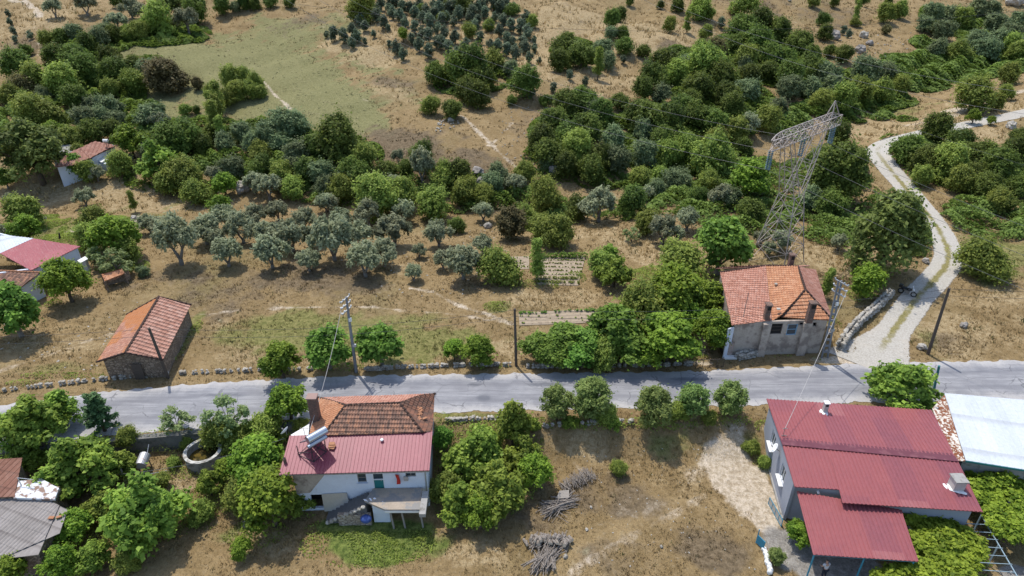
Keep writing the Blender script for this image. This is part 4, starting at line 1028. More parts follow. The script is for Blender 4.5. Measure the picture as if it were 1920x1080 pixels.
    for (x0,y0,x1,y1) in ((752,957,758,989),(731,958,734,982),(787,957,796,985)):
        q = at(x0,y0,-.31); g = V(q.x, q.y-.05, tz(q.x,q.y)-.1); E = MB(); E.bar(g+V(random.uniform(-.1,.2),0,0), q+V(0,.05,0), .13); E.build('post', M_WOODG, te)
    S = MB(); K = MB(); n = 10; x1_, x0_ = P0[4].x+.1, P0[4].x-3.3
    for k in range(n):
        xa = x1_-(x1_-x0_)*k/n; xb = x1_-(x1_-x0_)*(k+1)/n; zt = -.17-1.95*(k+.6)/n; base = -2.5
        S.box(((xa+xb)/2, 38.1, (zt+base)/2), (abs(xa-xb), 1.3, zt-base)); K.rock(((xa+xb)/2, 37.28, zt-.02), (.42,.4,.34), k, 1)
    st = S.build('stairs', plain('dark_concrete', (.13,.125,.12), .9, .5, 2), R); K.build('stair_kerb', M_STONE, st)
    B = MB(); B.box((P0[4].x-.9,37.35,-1.75),(2.6,.3,1.3)); B.build('stair_side', RUBBLE_L, st)
    U = MB(); U.box((-10.4,37.6,-1.3),(1.3,.2,2.2)); U.build('under_wall', PLASTER_W, R)
    P_ = MB(); p = pt(a,d,10.45,2.3,.08); P_.tube(V(p.x,p.y,-2.3), p, .05, .05, 8); P_.build('downpipe', M_GALV, R); P_ = MB(); P_.bar(eL+V(0,.02,-.1), eR+V(0,.02,-.1), .1, .09); P_.build('gutter', M_STEEL, R)
    P_ = MB(); p = pt(a,d,8.9,1.1,.08); P_.box(p, (.35,.16,.45), ax=d); P_.build('meter_box', M_GALV, R)
    # chimney
    q = at(592,792,3.0); hgt = above(q,748); C = MB(); C.box(q+V(0,.25,hgt/2-.3), (.72,.62,hgt+.6)); ch = C.build('chimney', BRICK, R)
    C = MB(); C.box(q+V(0,.25,hgt+.05), (.86,.76,.1)); C.build('chimney_cap', plain('pinkish_cap', (.3,.2,.17), .9), ch)
    q = at(535,868,2.6); C = MB(); C.tube(q-V(0,0,.2), q+V(0,0,.5), .13, .13, 10); c2 = C.build('flue', BRICK, R)
    C = MB(); C.tube(q+V(0,0,.5), q+V(0,0,.53), .09, .09, 10); C.build('flue_mouth', M_DARK, c2)
white_house()
# things on and around it
def roof_z(px, py):
    return at(px, py, 2.35+.97*(890-py)/75)
def solar():
    f1, f2, f3, f4 = roof_z(588,866), roof_z(612,847), roof_z(560,853), roof_z(590,836)
    R = thing('solar_water_heater', (f1+f2)/2, 'solar water heater with silver tank on a frame on the crimson roof', 'water heater')
    t1 = f1+V(0,0,above(f1,834)); t2 = f2+V(0,0,above(f2,815)); t3 = f3+V(0,0,above(f3,836))
    zt = (t1.z+t2.z)/2; t1.z = t2.z = zt; ax = (t2-t1).normalized()
    A, B = t1-ax*.25+V(0,.25,.25), t2+ax*.2+V(0,.25,.25)
    m = MB(); m.tube(A, B, .34, .34, 18); m.build('tank', plain('silver_tank', (.44,.48,.53), .25, .1, 3, .5, .75), R, smooth=False)
    m = MB(); m.tube(A+V(.1,-.42,-.3), B+V(.1,-.42,-.3), .15, .15, 14); m.build('expansion_tank', plain('blue_steel_tank', (.3,.35,.42), .3, .1, 3, .5, .6), R)
    m = MB()
    for f, t in ((f1,t1),(f2,t2)): m.bar(f, t, .06)
    m.bar(f3, t3, .06); m.bar(f4, f4+V(0,0,.4), .06); m.bar(f1, f2, .05); m.bar(f1, f3, .05); m.bar(f3, f4, .05); m.bar(f4, f2, .05); m.bar(f1.lerp(t1,.5), f2.lerp(t2,.5), .04)
    m.bar(t1, f3, .05); m.bar(t2, f4, .05); m.bar(f1, t2, .04); m.bar(t1.lerp(f1,.5), f3.lerp(t3,.3), .04)
    m.build('frame', plain('dark_frame', (.05,.04,.045), .6), R)
    dn = V(-.62,.5,-.62)*1.75
    for k, nm in ((.02,0),(.52,1)):
        p = A.lerp(B, k)+V(0,.1,-.05); q = A.lerp(B, k+.46)+V(0,.1,-.05); c = MB(); c.poly([p,q,q+dn,p+dn], .08); c.build('collector_panel', plain('collector_glass', (.10,.11,.13), .2, .1, 2, .5), R)
solar()
def aerial(px, py, z, label):
    q = at(px,py,z); R = thing('tv_aerial', q, label, 'aerial'); m = MB(); m.tube(q, q+V(0,0,1.1), .02, .02, 6); m.build('mast', M_STEEL, R)
    m = MB(); m.bar(q+V(-.35,0,1.0), q+V(.35,.1,1.0), .02)
    for k in range(5): m.bar(q+V(-.3+.15*k,-.22,1.0), q+V(-.3+.15*k,.22,1.0), .012)
    m.build('rods', M_STEEL, R)
aerial(573,822,3.0,'small tv aerial beside the solar heater on the crimson roof')
m = MB(); rr = random.Random(3)
for k in range(5): m.box(roof_z(624+rr.uniform(-3,3),833+k*2.2)+V(0,0,.1+.04*(k%2)), (.42,.24,.09), ax=(1,rr.uniform(-.3,.3),0))
tag(m.build('spare_tiles', TILE_NEW, None, roof_z(624,838)), 'small stack of orange clay tiles lying on the crimson metal roof', 'roof tiles')
m = MB(); q = roof_z(716,826); m.rock(q+V(0,0,.1), (.3,.3,.16), 3, 2); tag(m.build('pale_stone', M_WHITE, None, q), 'single pale stone lying on the crimson metal roof', 'stone')
def draped(name, pts, z, mat, label, cat, seed=0, lift=.12):
    """a crumpled cloth lying on a flat surface"""
    rng = random.Random(seed); a, b, c, d = [at(*p, z) for p in pts]; n, k = 14, 8; vs = []; fs = []
    for i in range(n+1):
        for j in range(k+1):
            p = a.lerp(b, i/n).lerp(d.lerp(c, i/n), j/k); h = lift*abs(mnoise.noise(V(p.x*2.2+seed, p.y*2.2, seed)))*2+.03
            vs.append(p+V(.12*mnoise.noise(V(p.y*3,p.x,seed)), .1*mnoise.noise(V(p.x*3,p.y,seed+5)), h))
    for i in range(n):
        for j in range(k): q = i*(k+1)+j; fs.append((q, q+1, q+k+2, q+k+1))
    m = MB(); m.add(vs, fs); o = m.build(name, mat, None, (a+c)/2, smooth=True); s = o.modifiers.new('thickness', 'SOLIDIFY'); s.thickness = .02
    return tag(o, label, cat)
M_CLOTH = plain('white_cloth', (.74,.75,.78), .9, .15, 3, .1)
draped('white_sheet', [(682,937),(720,937),(719,946),(684,943)], -.15, M_CLOTH, 'crumpled white sheet spread at the top of the terrace stairs', 'sheet', 2, .2)
draped('white_mat', [(767,941),(786,941),(785,955),(766,955)], -.15, M_CLOTH, 'flat white mat at the right end of the terrace', 'mat', 7, .05)
_a, _d = V(-17.35,38.75,0), (V(-6.75,39.1,0)-V(-17.35,38.75,0)).normalized()
u, z = on_wall(_a,_d,746,895); m = MB(); p = pt(_a,_d,u,z,.1)
m.add([p+V(-.16,-.02,.45),p+V(.1,-.02,.4),p+V(.22,-.1,-.2),p+V(.2,-.08,-.5),p+V(-.1,-.12,-.5),p+V(-.05,-.06,0)], [(0,1,2,3,4,5)])
o = m.build('red_garment', plain('red_cloth', (.42,.03,.02), .9), None, p); o.modifiers.new('thickness','SOLIDIFY').thickness = .06
tag(o, 'red garment hanging on the white wall right of the teal door', 'clothing')
m = MB(); m.sphere((-11.55,37.05,-1.35), .42, sc=(1.1,.9,.8)); tag(m.build('blue_sack', plain('blue_plastic', (.05,.09,.28), .5), None, (-11.55,37.05,-1.8), smooth=True), 'bulging blue sack under the terrace by the stairs', 'sack')
# dish antenna on a pole at the left end of the roof
def dish(q, aim, r, label, arm):
    R = thing('satellite_dish', q, label, 'satellite dish'); aim = Vector(aim).normalized(); u = aim.orthogonal().normalized(); w_ = aim.cross(u); c = q+Vector(arm)
    vs = [c]; fs = []; n = 20
    for k in (1,2,3):
        for i in range(n): t = 2*PI*i/n; rr = r*k/3; vs.append(c+u*rr*math.cos(t)+w_*rr*math.sin(t)+aim*(rr*rr*.35/r))
    for i in range(n): fs.append((0,1+i,1+(i+1)%n))
    for k in range(2):
        for i in range(n): b = 1+k*n; fs.append((b+i,b+n+i,b+n+(i+1)%n,b+(i+1)%n))
    m = MB(); m.add(vs,fs); o = m.build('reflector', M_WHITE, R, smooth=True); o.modifiers.new('thickness','SOLIDIFY').thickness = .02
    m = MB(); m.tube(q, c-aim*.05, .03, .03, 6); m.build('bracket', M_STEEL, R); m = MB(); f = c+aim*r*.9; m.tube(c-w_*r*.9, f, .015, .015, 6); m.tube(f-aim*.08, f+aim*.06, .05, .05, 8); m.build('receiver_arm', M_STEEL, R)
dish(at(538,815,3.0), (-.7,.3,.5), .4, 'rusty satellite dish on the left corner of the crimson roof', (-.05,.0,.35))
# ------------------------------------------------------------------ grey house with the big dark-red roof
def grey_house():
    R = thing('grey_house', V(28.5,41,-2), 'grey plastered house under a large stepped dark-red metal roof', 'house')
    zb, zr, zf = 2.32, 2.6, 2.22
    BL, BR = at(1437,748,zb), at(1747,769,zb); mL, mR = at(1466,832,zr), at(1794,863,zr); X = mL.lerp(mR, .27)
    F1, F1b, F2, FR = at(1490,913,zf+.05), at(1573,918,zf+.05), at(1580,943,zf), at(1843,960,zf)
    dn = (F1-BL); dn.z = 0
    ps = [roof_patch([BL,BR,mR,mL], RED_C, 'roof', R, .3, .055, kind='trap', down=-dn, thick=.05),
          roof_patch([mL+V(0,.02,.03),X+V(0,.02,.03),F1b,F1], RED_C, 'roof', R, .3, .055, kind='trap', down=dn, thick=.05),
          roof_patch([X+V(0,.02,.034),mR+V(0,.02,.034),FR,F2], RED_C, 'roof', R, .3, .055, kind='trap', down=dn, thick=.05)]
    join_meshes(ps, 'roof')
    off = (BL-mL).normalized(); m = MB(); m.poly([mL+off*.75+V(-.03,0,.035),mR+off*.75+V(.03,0,.035),mR-off*.25+V(.03,0,.11),mL-off*.25+V(-.03,0,.11)][::-1], .03, down=(0,0,-1)); m.build('ridge_cap', plain('maroon_ridge_cap', (.125,.035,.047), .5, .35, 2, .3, c2=(.17,.06,.07), thr=(.5,.6)), R)
    # walls
    a = V(22.78,46.55,0); b = at(1470,987,-1.95); b.z = 0; c = V(34.15,35.05,0); e = V(36.05,45.2,0)
    d = (b-a).normalized(); b = b-d*.55; nx = V(d.y,-d.x,0); L = (b-a).length
    h1 = (2.3,3.5,.05,1.45); h2 = (6.2,7.4,.05,1.45)
    W = MB(); wall_with_holes(W, a, b, -2.5, 2.3, [h1,h2])
    d2 = (c-b).normalized(); n2 = V(d2.y,-d2.x,0); hd = (6.2,7.2,-1.9,.2); hw = (9,10.4,-.6,.7)
    wall_with_holes(W, b-n2*.22+d2*.0, c, -2.5, 2.15, [])
    wall_with_holes(W, c, e, -2.5, 2.2, []); wall_with_holes(W, e, a, -2.5, 2.25, [])
    W.build('wall', PLASTER_G, R)
    for h in (h1,h2):
        f = window(R, a, d, nx, *h, ALU, M_GLASS, bars=1, cross=0)
        s = MB(); s.box(pt(a,d,(h[0]+h[1])/2,h[2]-.04,.1), (h[1]-h[0]+.2,.42,.07), ax=d); s.build('sill', M_WHITE, f)
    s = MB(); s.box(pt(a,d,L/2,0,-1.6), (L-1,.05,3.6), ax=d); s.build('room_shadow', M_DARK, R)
    s = MB(); s.box(pt(a,d,L/2,-1.9,.06), (L,.12,.5), ax=d); s.build('plinth', M_CONC, R)
    # porch roof on blue posts
    CL, CFL, CFR, CR = at(1494,921,1.75), at(1525,1040,1.3), at(1722,1053,1.3), at(1690,956,1.75)
    roof_patch([CL,CFL,CFR,CR], RED_C, 'porch_roof', R, .3, .055, kind='trap', down=dn, thick=.05)
    for f, q in ((.02,CFL),(.5,None),(.97,CFR)):
        p = CFL.lerp(CFR,f)+V(0,.12,0); g = V(p.x,p.y,tz(p.x,p.y)-.1); s = MB(); s.tube(g, p-V(0,0,.05), .06, .06, 8); s.build('porch_post', M_BLUE, R)
    s = MB(); s.bar(CFL+V(.05,.1,-.12), CFR+V(-.05,.1,-.12), .07, .1); s.build('porch_beam', M_BLUE, R)
    # chimneys
    q = at(1547,774,zb+.05); C = MB(); C.box(q+V(0,.15,.35), (.36,.36,1.0)); ch = C.build('chimney', plain('pale_chimney', (.42,.38,.35), .9, .4), R)
    C = MB(); C.box(q+V(0,.15,1.02), (.46,.46,.07)); C.build('chimney_cap', M_WHITE, ch); C = MB(); C.rock(q+V(-.1,.02,.04), (.8,.7,.1), 5, 2); C.build('flashing', M_WHITE, ch)
    C = MB(); C.box(q+V(.0,-.035,.8), (.24,.02,.2)); C.build('smoke_opening', M_DARK, ch)
    q = at(1797,921,2.4); C = MB(); C.box(q+V(0,.4,.35), (.82,.8,1.0)); ch = C.build('chimney', plain('rendered_chimney', (.45,.40,.37), .9, .4), R)
    C = MB(); C.box(q+V(0,.4,.93), (1.0,.98,.1)); C.build('chimney_cap', M_CONC, ch)
    C = MB(); C.rock(q+V(-.35,.35,.02), (.7,1.1,.1), 8, 2); C.rock(q+V(.0,-.05,.02), (1.2,.4,.1), 9, 2); C.build('flashing', M_WHITE, ch)
    q = at(1533,921,1.85); C = MB(); C.tube(q, q+V(0,-.2,0), .09, .09, 10); C.build('lamp', M_WHITE, R)
grey_house()
a_, b_ = V(22.78,46.55,0), at(1470,987,-1.95); dG = V(b_.x-a_.x,b_.y-a_.y,0).normalized()
dish(pt(a_,dG,4.9,1.4,.0), (-.8,.25,.5), .42, 'white satellite dish on the left wall of the grey house', (-.38,0,.3))
q = at(1468,818,2.55); R = thing('service_mast', q, 'thin service mast with crosspiece on left edge of dark-red roof', 'mast'); m = MB(); m.tube(q-V(0,0,.6), q+V(0,0,.9), .025, .025, 6); m.build('pole', M_STEEL, R)
m = MB(); m.bar(q+V(-.2,0,.85), q+V(.25,0,.85), .04); m.bar(q+V(-.15,0,.1), q+V(.3,0,.1), .04); m.build('crosspiece', M_STEEL, R); MASTC = q+V(0,0,.85)
# blue railing against the wall, blue gate, white edging wall
def railing(name, p, q, h, n, mat, label, cat='railing', rails=2, mesh=None, w_=.045):
    p = Vector(p); q = Vector(q); R = thing(name, p, label, cat); m = MB()
    for k in range(rails): z = h*(1 if k == 0 else .12+.4*(k-1)); m.bar(p+V(0,0,z), q+V(0,0,z), w_)
    m.build('rail', mat, R)
    for k in range(n+1): g = p.lerp(q,k/n); m = MB(); m.bar(g-V(0,0,.1), g+V(0,0,h), w_); m.build('post', mat, R)
    if mesh: m = MB(); m.box((p+q)/2+V(0,0,h*.52), ((q-p).length-.1,.01,h*.75), ax=(q-p)); m.build('panel', mesh, R)
p, q = gp(1443,945), gp(1471,990)
railing('blue_railing', p+V(-.12,0,0), q+V(-.25,.1,0), .75, 4, M_BLUE, 'blue metal railing panel against the grey left wall', rails=2, mesh=M_TEAL if False else M_GALV)
g = gp(1424,1026); R = thing('yard_gate', g, 'small teal sheet-metal gate beside the concrete yard', 'gate'); m = MB(); m.box(g+V(0,0,.55), (.75,.05,.85), ax=(.5,-1,0)); m.build('leaf', M_BLUE, R); m = MB(); m.bar(g+V(-.15,.4,-.1), g+V(-.15,.4,1.5), .06); m.build('gate_post', M_BLUE, R)
p, q = gp(1432,1032), gp(1444,1075); m = MB(); rr = random.Random(5)
for k in range(12): c = p.lerp(q,k/11); m.rock(c+V(rr.uniform(-.06,.06),0,.15), (.42,.36,.5), k, 2, .25)
tag(m.build('garden_edging', M_WHITE, None, p), 'whitewashed stone edging along the concrete yard', 'edging')
# ------------------------------------------------------------------ neighbour with white sheet roof
def white_barn():
    R = thing('storage_barn', V(44,42.5,-2), 'long outbuilding with ribbed white metal roof beside the road', 'outbuilding')
    A, B = at(1771,737,2.45), at(1925,750,2.45); B2 = A+(B-A)*2.1; D, E = at(1811,863,2.2), at(1925,881,2.2); E2 = D+(E-D)*3.1
    roof_patch([A,B2,E2,D], WHITE_R, 'roof', R, .5, .03, kind='rib', down=(-.25,-1,0), thick=.06)
    A2, D2 = at(1748,766,2.3), at(1783,864,2.1); roof_patch([A2,A+V(-.02,-.1,-.1),D+V(-.02,0,-.1),D2], RUSTY, 'rusty_edge_sheet', R, .22, .02, down=(-.2,-1,0), thick=.03)
    a, b = D+V(.2,.45,0), E2+V(0,.45,0); W = MB(); wall_with_holes(W, a, b, -2.4, 2.02, []); wall_with_holes(W, A+V(.3,-.3,0), a, -2.4, 2.05); wall_with_holes(W, b, B2-V(0,.4,0), -2.4, 2.05); wall_with_holes(W, B2-V(0,.4,0), A+V(.3,-.3,0), -2.4, 2.2)
    W.build('wall', M_CONC, R)
    F = MB(); F.bar(D+V(0,-.03,-.1), E2+V(0,-.03,-.1), .05, .14); F.build('fascia', M_TEAL, R)
white_barn()
# ------------------------------------------------------------------ old tiled house beyond the road
def tiled_house():
    R = thing('tiled_house', V(28,61.5,0), 'old two-window house with hipped clay tile roof across the road', 'house')
    z = 4.2; LB, LF, RF, RB = at(1350,511,z), at(1372,610,z-.05), at(1561,601,z-.05), at(1529,506,z+.35)
    r1, r2, pk = at(1436,498,5.65), at(1496,500,5.7), at(1510,543,5.85)
    fm = at(1466,595,z+.02)
    n1 = roof_patch([LB,r1,at(1447,600,z+.02),LF], TILE_ROSE, 'roof', R, .26, .05, row=.38, step=.045, kind='tile', down=(-.35,-1,0))
    n2 = roof_patch([r1,r2,pk,fm,at(1447,600,z+.02)], TILE_NEW, 'roof_new_tiles', R, .26, .05, row=.38, step=.04, kind='tile', down=(-.25,-1,0))
    roof_patch([pk,RF,fm], TILE_NEW, 'hip_roof', R, .26, .05, row=.42, step=.07, kind='tile', down=(0,-1,0))
    roof_patch([r2,RB,RF,pk], TILE_ROSE, 'right_roof', R, .26, .05, row=.38, step=.04, kind='tile', down=(1,-.1,0))
    BK = V(29,70,4.1); roof_patch([r1,r2,RB+V(0,1.5,-.3),LB+V(0,1.5,-.3)], TILE_ROSE, 'rear_roof', R, .26, .05, row=.38, step=.04, kind='tile', down=(0,1,0))
    m = MB(); 
    for p, q in ((r1,r2),(r2,pk),(pk,fm),(pk,RF),(r1,LB)): ridge(m, p, q, .12, .42)
    m.build('ridge_tiles', TILE_OLD, R, smooth=True)
    a, b = V(22.3,56.85,0), V(31.75,57.3,0); d = (b-a).normalized(); nx = V(d.y,-d.x,0)
    def hole(x0,y0,x1,y1):
        u0, zt = on_wall(a,d,x0,y0); u1, zb = on_wall(a,d,x1,y1); return (u0,u1,zb,zt)
    h1, h2 = hole(1448,607,1464,626), hole(1478,608,1492,628); h3, h4 = hole(1500,605,1510,609.5), hole(1523,605,1530,612)
    W = MB(); wall_with_holes(W, a, b, -.5, 4.1, [h1,h2,h3,h4]); bk, bl = V(34.2,67.2,0), V(23.4,66.6,0)
    wall_with_holes(W, b, bk, -.5, 4.15); wall_with_holes(W, bk, bl, -.5, 4.2); wall_with_holes(W, bl, a, -.5, 4.1)
    W.build('wall', PLASTER_B, R)
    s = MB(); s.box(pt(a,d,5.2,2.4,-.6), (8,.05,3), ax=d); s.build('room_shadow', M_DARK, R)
    window(R, a, d, nx, *h1, M_WOODP, M_DARK, bars=0, cross=2); window(R, a, d, nx, *h2, plain('blue_window_frame', (.22,.36,.48), .5), M_GLASS, bars=0, cross=1, fw=.09)
    # chimney breasts and tops
    def chim(pxb, pyb, top, zz, w_, dp, breast):
        q = at(pxb,pyb,zz); hgt = above(q,top); c = MB(); c.box(q+V(0,dp/2,hgt/2-.2), (w_,dp,hgt+.4)); o = c.build('chimney', BRICK, R)
        c = MB(); c.box(q+V(0,dp/2,hgt+.06), (w_+.16,dp+.16,.12)); c.box(q+V(-w_/2+.08,dp/2,hgt+.0), (.2,dp+.05,.1)); c.build('chimney_cap', BRICK, o)
        c = MB(); c.box(q+V(.03,-.02,hgt-.28), (w_*.6,.05,.4)); c.build('smoke_opening', M_DARK, o)
        if breast: c = MB(); c.box(V(q.x,a.y+d.y*(q.x-a.x)-.2,1.8), (w_+.25,.4,4.4)); c.build('chimney_breast', PLASTER_B, R)
    chim(1438,598,574,z+.15,.5,.5,True); chim(1519,600,571,z+.25,.6,.55,True); chim(1483,499,480,5.3,.5,.5,False)
    q = at(1394,594,z+.3); c = MB(); c.tube(q, q+V(0,0,above(q,549)), .035, .03, 6); c.build('vent_pipe', M_STEEL, R)
    # whitewashed side lean-to at the left end
    c = MB(); c.poly([(21.6,56.3,-.3),(22.4,56.9,-.3),(22.4,56.9,3.6),(21.6,56.4,3.6)], .1); c.build('lean_to_board', PLASTER_W, R)
    c = MB(); c.box((21.75,57.6,1.7), (.15,2.2,3.6)); c.build('side_boards', M_WOODP, R)
    c = MB(); c.rock(at(1460,579,5.0), (.5,.4,.2), 2, 1); c.rock(at(1455,532,5.4), (.45,.4,.2), 4, 1); c.build('loose_stones', M_STONE, R)
tiled_house()
q = gp(1337,552); R = thing('tool_lean_to', q, 'low lean-to with rusty corrugated sheet left of the tiled house', 'shed'); A = [at(1326,541,1.6),at(1352,539,1.8),at(1354,553,1.7),at(1328,553,1.5)]
roof_patch(A, RUSTY, 'roof', R, .2, .03, down=(0,-1,0)); m = MB(); 
for p in A: m.bar((p.x,p.y,tz(p.x,p.y)-.1), p-V(0,0,.05), .1)
m.build('posts', M_WOODP, R)
q = gp(1366,668); R = thing('gate_pillar', q, 'broken brick pillar with white slab by the roadside fence', 'pillar'); m = MB()
for k in range(7): m.box(q+V(.02*(k%2),.15,.12+k*.24), (.5+.06*(k%2),.5,.22))
m.build('brickwork', rubble_mat('pale_brick',(.4,.26,.2),(.55,.42,.35),(.4,.38,.35),5), R); m = MB(); m.box(q+V(0,-.35,.14), (1.3,.6,.16)); m.build('slab', M_WHITE, R)
# ------------------------------------------------------------------ stone shed by the left roadside
def stone_shed():
    R = thing('stone_shed', V(-37.5,58,0), 'low rubble-stone shed with faded clay tile gable roof', 'shed')
    FL, FR, BR, BL = at(182,679,2.3), at(305,675,2.3), at(358,572,2.3), at(238,590,2.3); RF, RB = at(235,662,3.5), at(298,557,3.5)
    roof_patch([RF,RB,BR,FR], TILE_SHED, 'right_roof', R, .55, .08, row=.42, step=.03, kind='tile', down=(1,0,0)); roof_patch([RF,RB,BL,FL], TILE_MIX, 'left_roof', R, .26, .05, row=.38, step=.03, kind='tile', down=(-1,0,0))
    m = MB(); ridge(m, RF, RB, .13, .42); ridge(m, RB, BR, .11, .42); ridge(m, RF, FR, .1, .42); ridge(m, RF, FL, .1, .42); ridge(m, RB, BL, .1, .42); m.build('ridge_tiles', TILE_OLD, R, smooth=True)
    i = .28; fl, fr, br, bl = [V(p.x+sx*i,p.y+sy*i,0) for p, sx, sy in ((FL,1.6,1),(FR,-1,1),(BR,-1,-1),(BL,1,-1))]
    W = MB(); wall_with_holes(W, fl, fr, -.5, 2.2); wall_with_holes(W, fr, br, -.5, 2.2); wall_with_holes(W, br, bl, -.5, 2.2); wall_with_holes(W, bl, fl, -.5, 2.2)
    W.poly([V(fl.x,fl.y,2.2),V(fr.x,fr.y,2.2),V(RF.x+.05,fl.y+.05,3.38)], .2); W.build('wall', RUBBLE, R)
    m = MB(); m.box((fl.x*.45+fr.x*.55,fl.y-.02+.02,.9), (.95,.06,1.9), ax=(fr-fl)); m.build('door', M_WOODP, R)
stone_shed()
# ------------------------------------------------------------------ houses at far left
def far_left():
    R = thing('white_barn', V(-59,71,0), 'white-walled building with faded red metal roof at the left edge', 'building')
    z = 3.1; A, B, C, D = at(63,447,z+.3), at(151,462,z), at(58,507,z), at(-70,492,z+.3)
    E = at(-70,455,z+.35)
    D2 = at(0,475,z+.3)
    roof_patch([A,B,C,D2], RED_P, 'roof', R, .3, .03, kind='trap', down=(.7,-.8,0)); G = [A, D2, at(-75,505,z+.2), at(-75,444,z+.4), at(14,441,z+.35)]
    roof_patch(G, WHITE_R, 'white_roof', R, .3, .03, kind='trap', down=(.7,-.8,0))
    W = MB(); q = [V(B.x-.3,B.y-.2,0), V(C.x-.3,C.y+.3,0)]
    wall_with_holes(W, q[1], q[0], -.6, 3.0); wall_with_holes(W, q[0], V(A.x,A.y-.3,0), -.6, 3.1); wall_with_holes(W, V(A.x,A.y-.3,0), V(-66,79,0), -.6, 3.2); wall_with_holes(W, V(-68,66,0), q[1], -.6, 3.1); W.build('wall', PLASTER_G2, R)
    m = MB(); m.tube(at(112,446,3.2), at(111,438,4.1), .12, .1, 8); m.build('flue', M_DARK, R); m = MB(); m.tube(at(85,503,2.4), at(72,495,2.9), .1, .1, 8); m.build('rain_spout', M_STEEL, R)
    m = MB(); m.poly([at(145,489,1.9),at(160,481,2.0),at(165,486,1.9),at(150,494,1.8)], .06); m.build('door_canopy', M_WHITE, R); m = MB(); p = at(152,497,1); m.box(V(p.x,p.y+.6,.7), (.9,.5,1.5)); m.build('porch_block', M_WHITE, R)
    R = thing('tile_roof_house', V(-60,66,0), 'white house with striped clay tile roof cut by the left edge', 'house')
    P, Q, S, T_ = at(-70,505,3.1), at(76,511,3.1), at(28,547,2.2), at(-70,552,2.2); roof_patch([P,Q,S,T_], TILE_OLD, 'roof', R, .5, .06, row=.4, step=.03, kind='tile', down=(-.2,-1,0)); m = MB(); ridge(m, P, Q, .12); m.build('ridge_tiles', TILE_NEW, R)
    a, b = V(S.x+.1,S.y+.3,0), V(Q.x-.35,Q.y-.1,0); W = MB(); wall_with_holes(W, V(T_.x,T_.y+.3,0), a, -.5, 2.1); wall_with_holes(W, a, b, -.5, 0, tops=(2.1,2.95)); W.build('wall', PLASTER_G2, R)
    R = thing('tile_lean_to', gp(210,528), 'tiny orange tiled lean-to among weeds left of the grove', 'shed'); P = [at(190,514,1.5),at(228,504,1.6),at(234,512,1.2),at(196,527,1.1)]
    roof_patch(P, TILE_NEW, 'roof', R, .3, .05, row=.4, step=.03, kind='tile', down=(.1,-1,0)); m = MB(); 
    for p in P: m.bar((p.x,p.y,tz(p.x,p.y)-.1), p-V(0,0,.06), .14)
    m.box((sum(p.x for p in P)/4, max(p.y for p in P)-.2, .5), (2.6,.15,1.3), ax=(P[1]-P[0])); m.build('rubble_wall', RUBBLE, R)
far_left()
def farmhouse():
    R = thing('white_farmhouse', gp(195,318), 'white farmhouse with red tile roof half hidden by trees', 'house')
    z0 = tz(-70,108); z = z0+3.4
    ap, rt, fr, lf, ml = at(178,265,z+1.0), at(218,273,z), at(169,297,z), at(101,314,z-.3), at(150,278,z+.9)
    roof_patch([ap,rt,fr,ml], TILE_FAR, 'roof', R, .6, .07, row=.45, step=.02, kind='tile', down=(.3,-1,0)); roof_patch([ml,fr,at(140,309,z-.1),lf], TILE_FAR, 'lower_roof', R, .6, .07, row=.45, step=.02, kind='tile', down=(.3,-1,0))
    a, b, c = V(fr.x+.1,fr.y+.5,0), V(rt.x-.3,rt.y-.1,0), V(rt.x+.2,rt.y+5,0)
    d = (b-a).normalized(); nx = V(d.y,-d.x,0); u0, zt = on_wall(a,d,200,283); u1, zb = on_wall(a,d,206,296); h = (u0,u1,zb,zt)
    W = MB(); wall_with_holes(W, a, b, z0-.5, z-.1, [h]); wall_with_holes(W, b, V(ap.x,ap.y+.5,0), z0-.5, z+.2); wall_with_holes(W, V(lf.x+.3,lf.y+.4,0), a, z0-.5, z-.4); W.build('wall', PLASTER_G2, R)
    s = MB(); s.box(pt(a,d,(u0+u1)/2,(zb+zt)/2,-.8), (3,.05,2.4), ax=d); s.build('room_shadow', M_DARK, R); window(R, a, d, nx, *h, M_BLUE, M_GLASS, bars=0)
    P = [at(182,300,z-1.1),at(197,296,z-1.1),at(207,298,z-1.2),at(190,306,z-1.2)]; m = MB(); m.poly(P, .15); m.build('porch_roof', M_WHITE, R); m = MB()
    q = (P[2]+P[3])/2; m.box(V(q.x-.2,q.y+.6,(z-1.35+z0)/2-.1), (2.6,1.6,z-1.35-z0+.2), ax=(P[2]-P[3])); m.build('porch_block', PLASTER_G2, R)
    m = MB(); m.poly([at(111,268,z+.2),at(126,269,z+.2),at(146,281,z+.2),at(120,297,z+.1)], .2); m.build('flat_roof', M_CONC, R); p = at(128,285,z); m = MB(); m.box(V(p.x,p.y,z0+1.6), (4,3,3.2)); m.build('side_wing', PLASTER_G2, R)
    q = at(198,266,z+1.2); R = thing('roof_water_tank', q, 'small white tank on a stand behind the farmhouse roof', 'water tank'); m = MB(); m.tube(q+V(-.35,0,.2), q+V(.5,0,.2), .28, .28, 10); m.build('tank', M_WHITE, R); m = MB(); m.bar(V(q.x-.2,q.y,z0-.3), q, .08); m.bar(V(q.x+.3,q.y,z0-.3), q+V(.3,0,0), .08); m.build('stand', M_STEEL, R)
farmhouse()
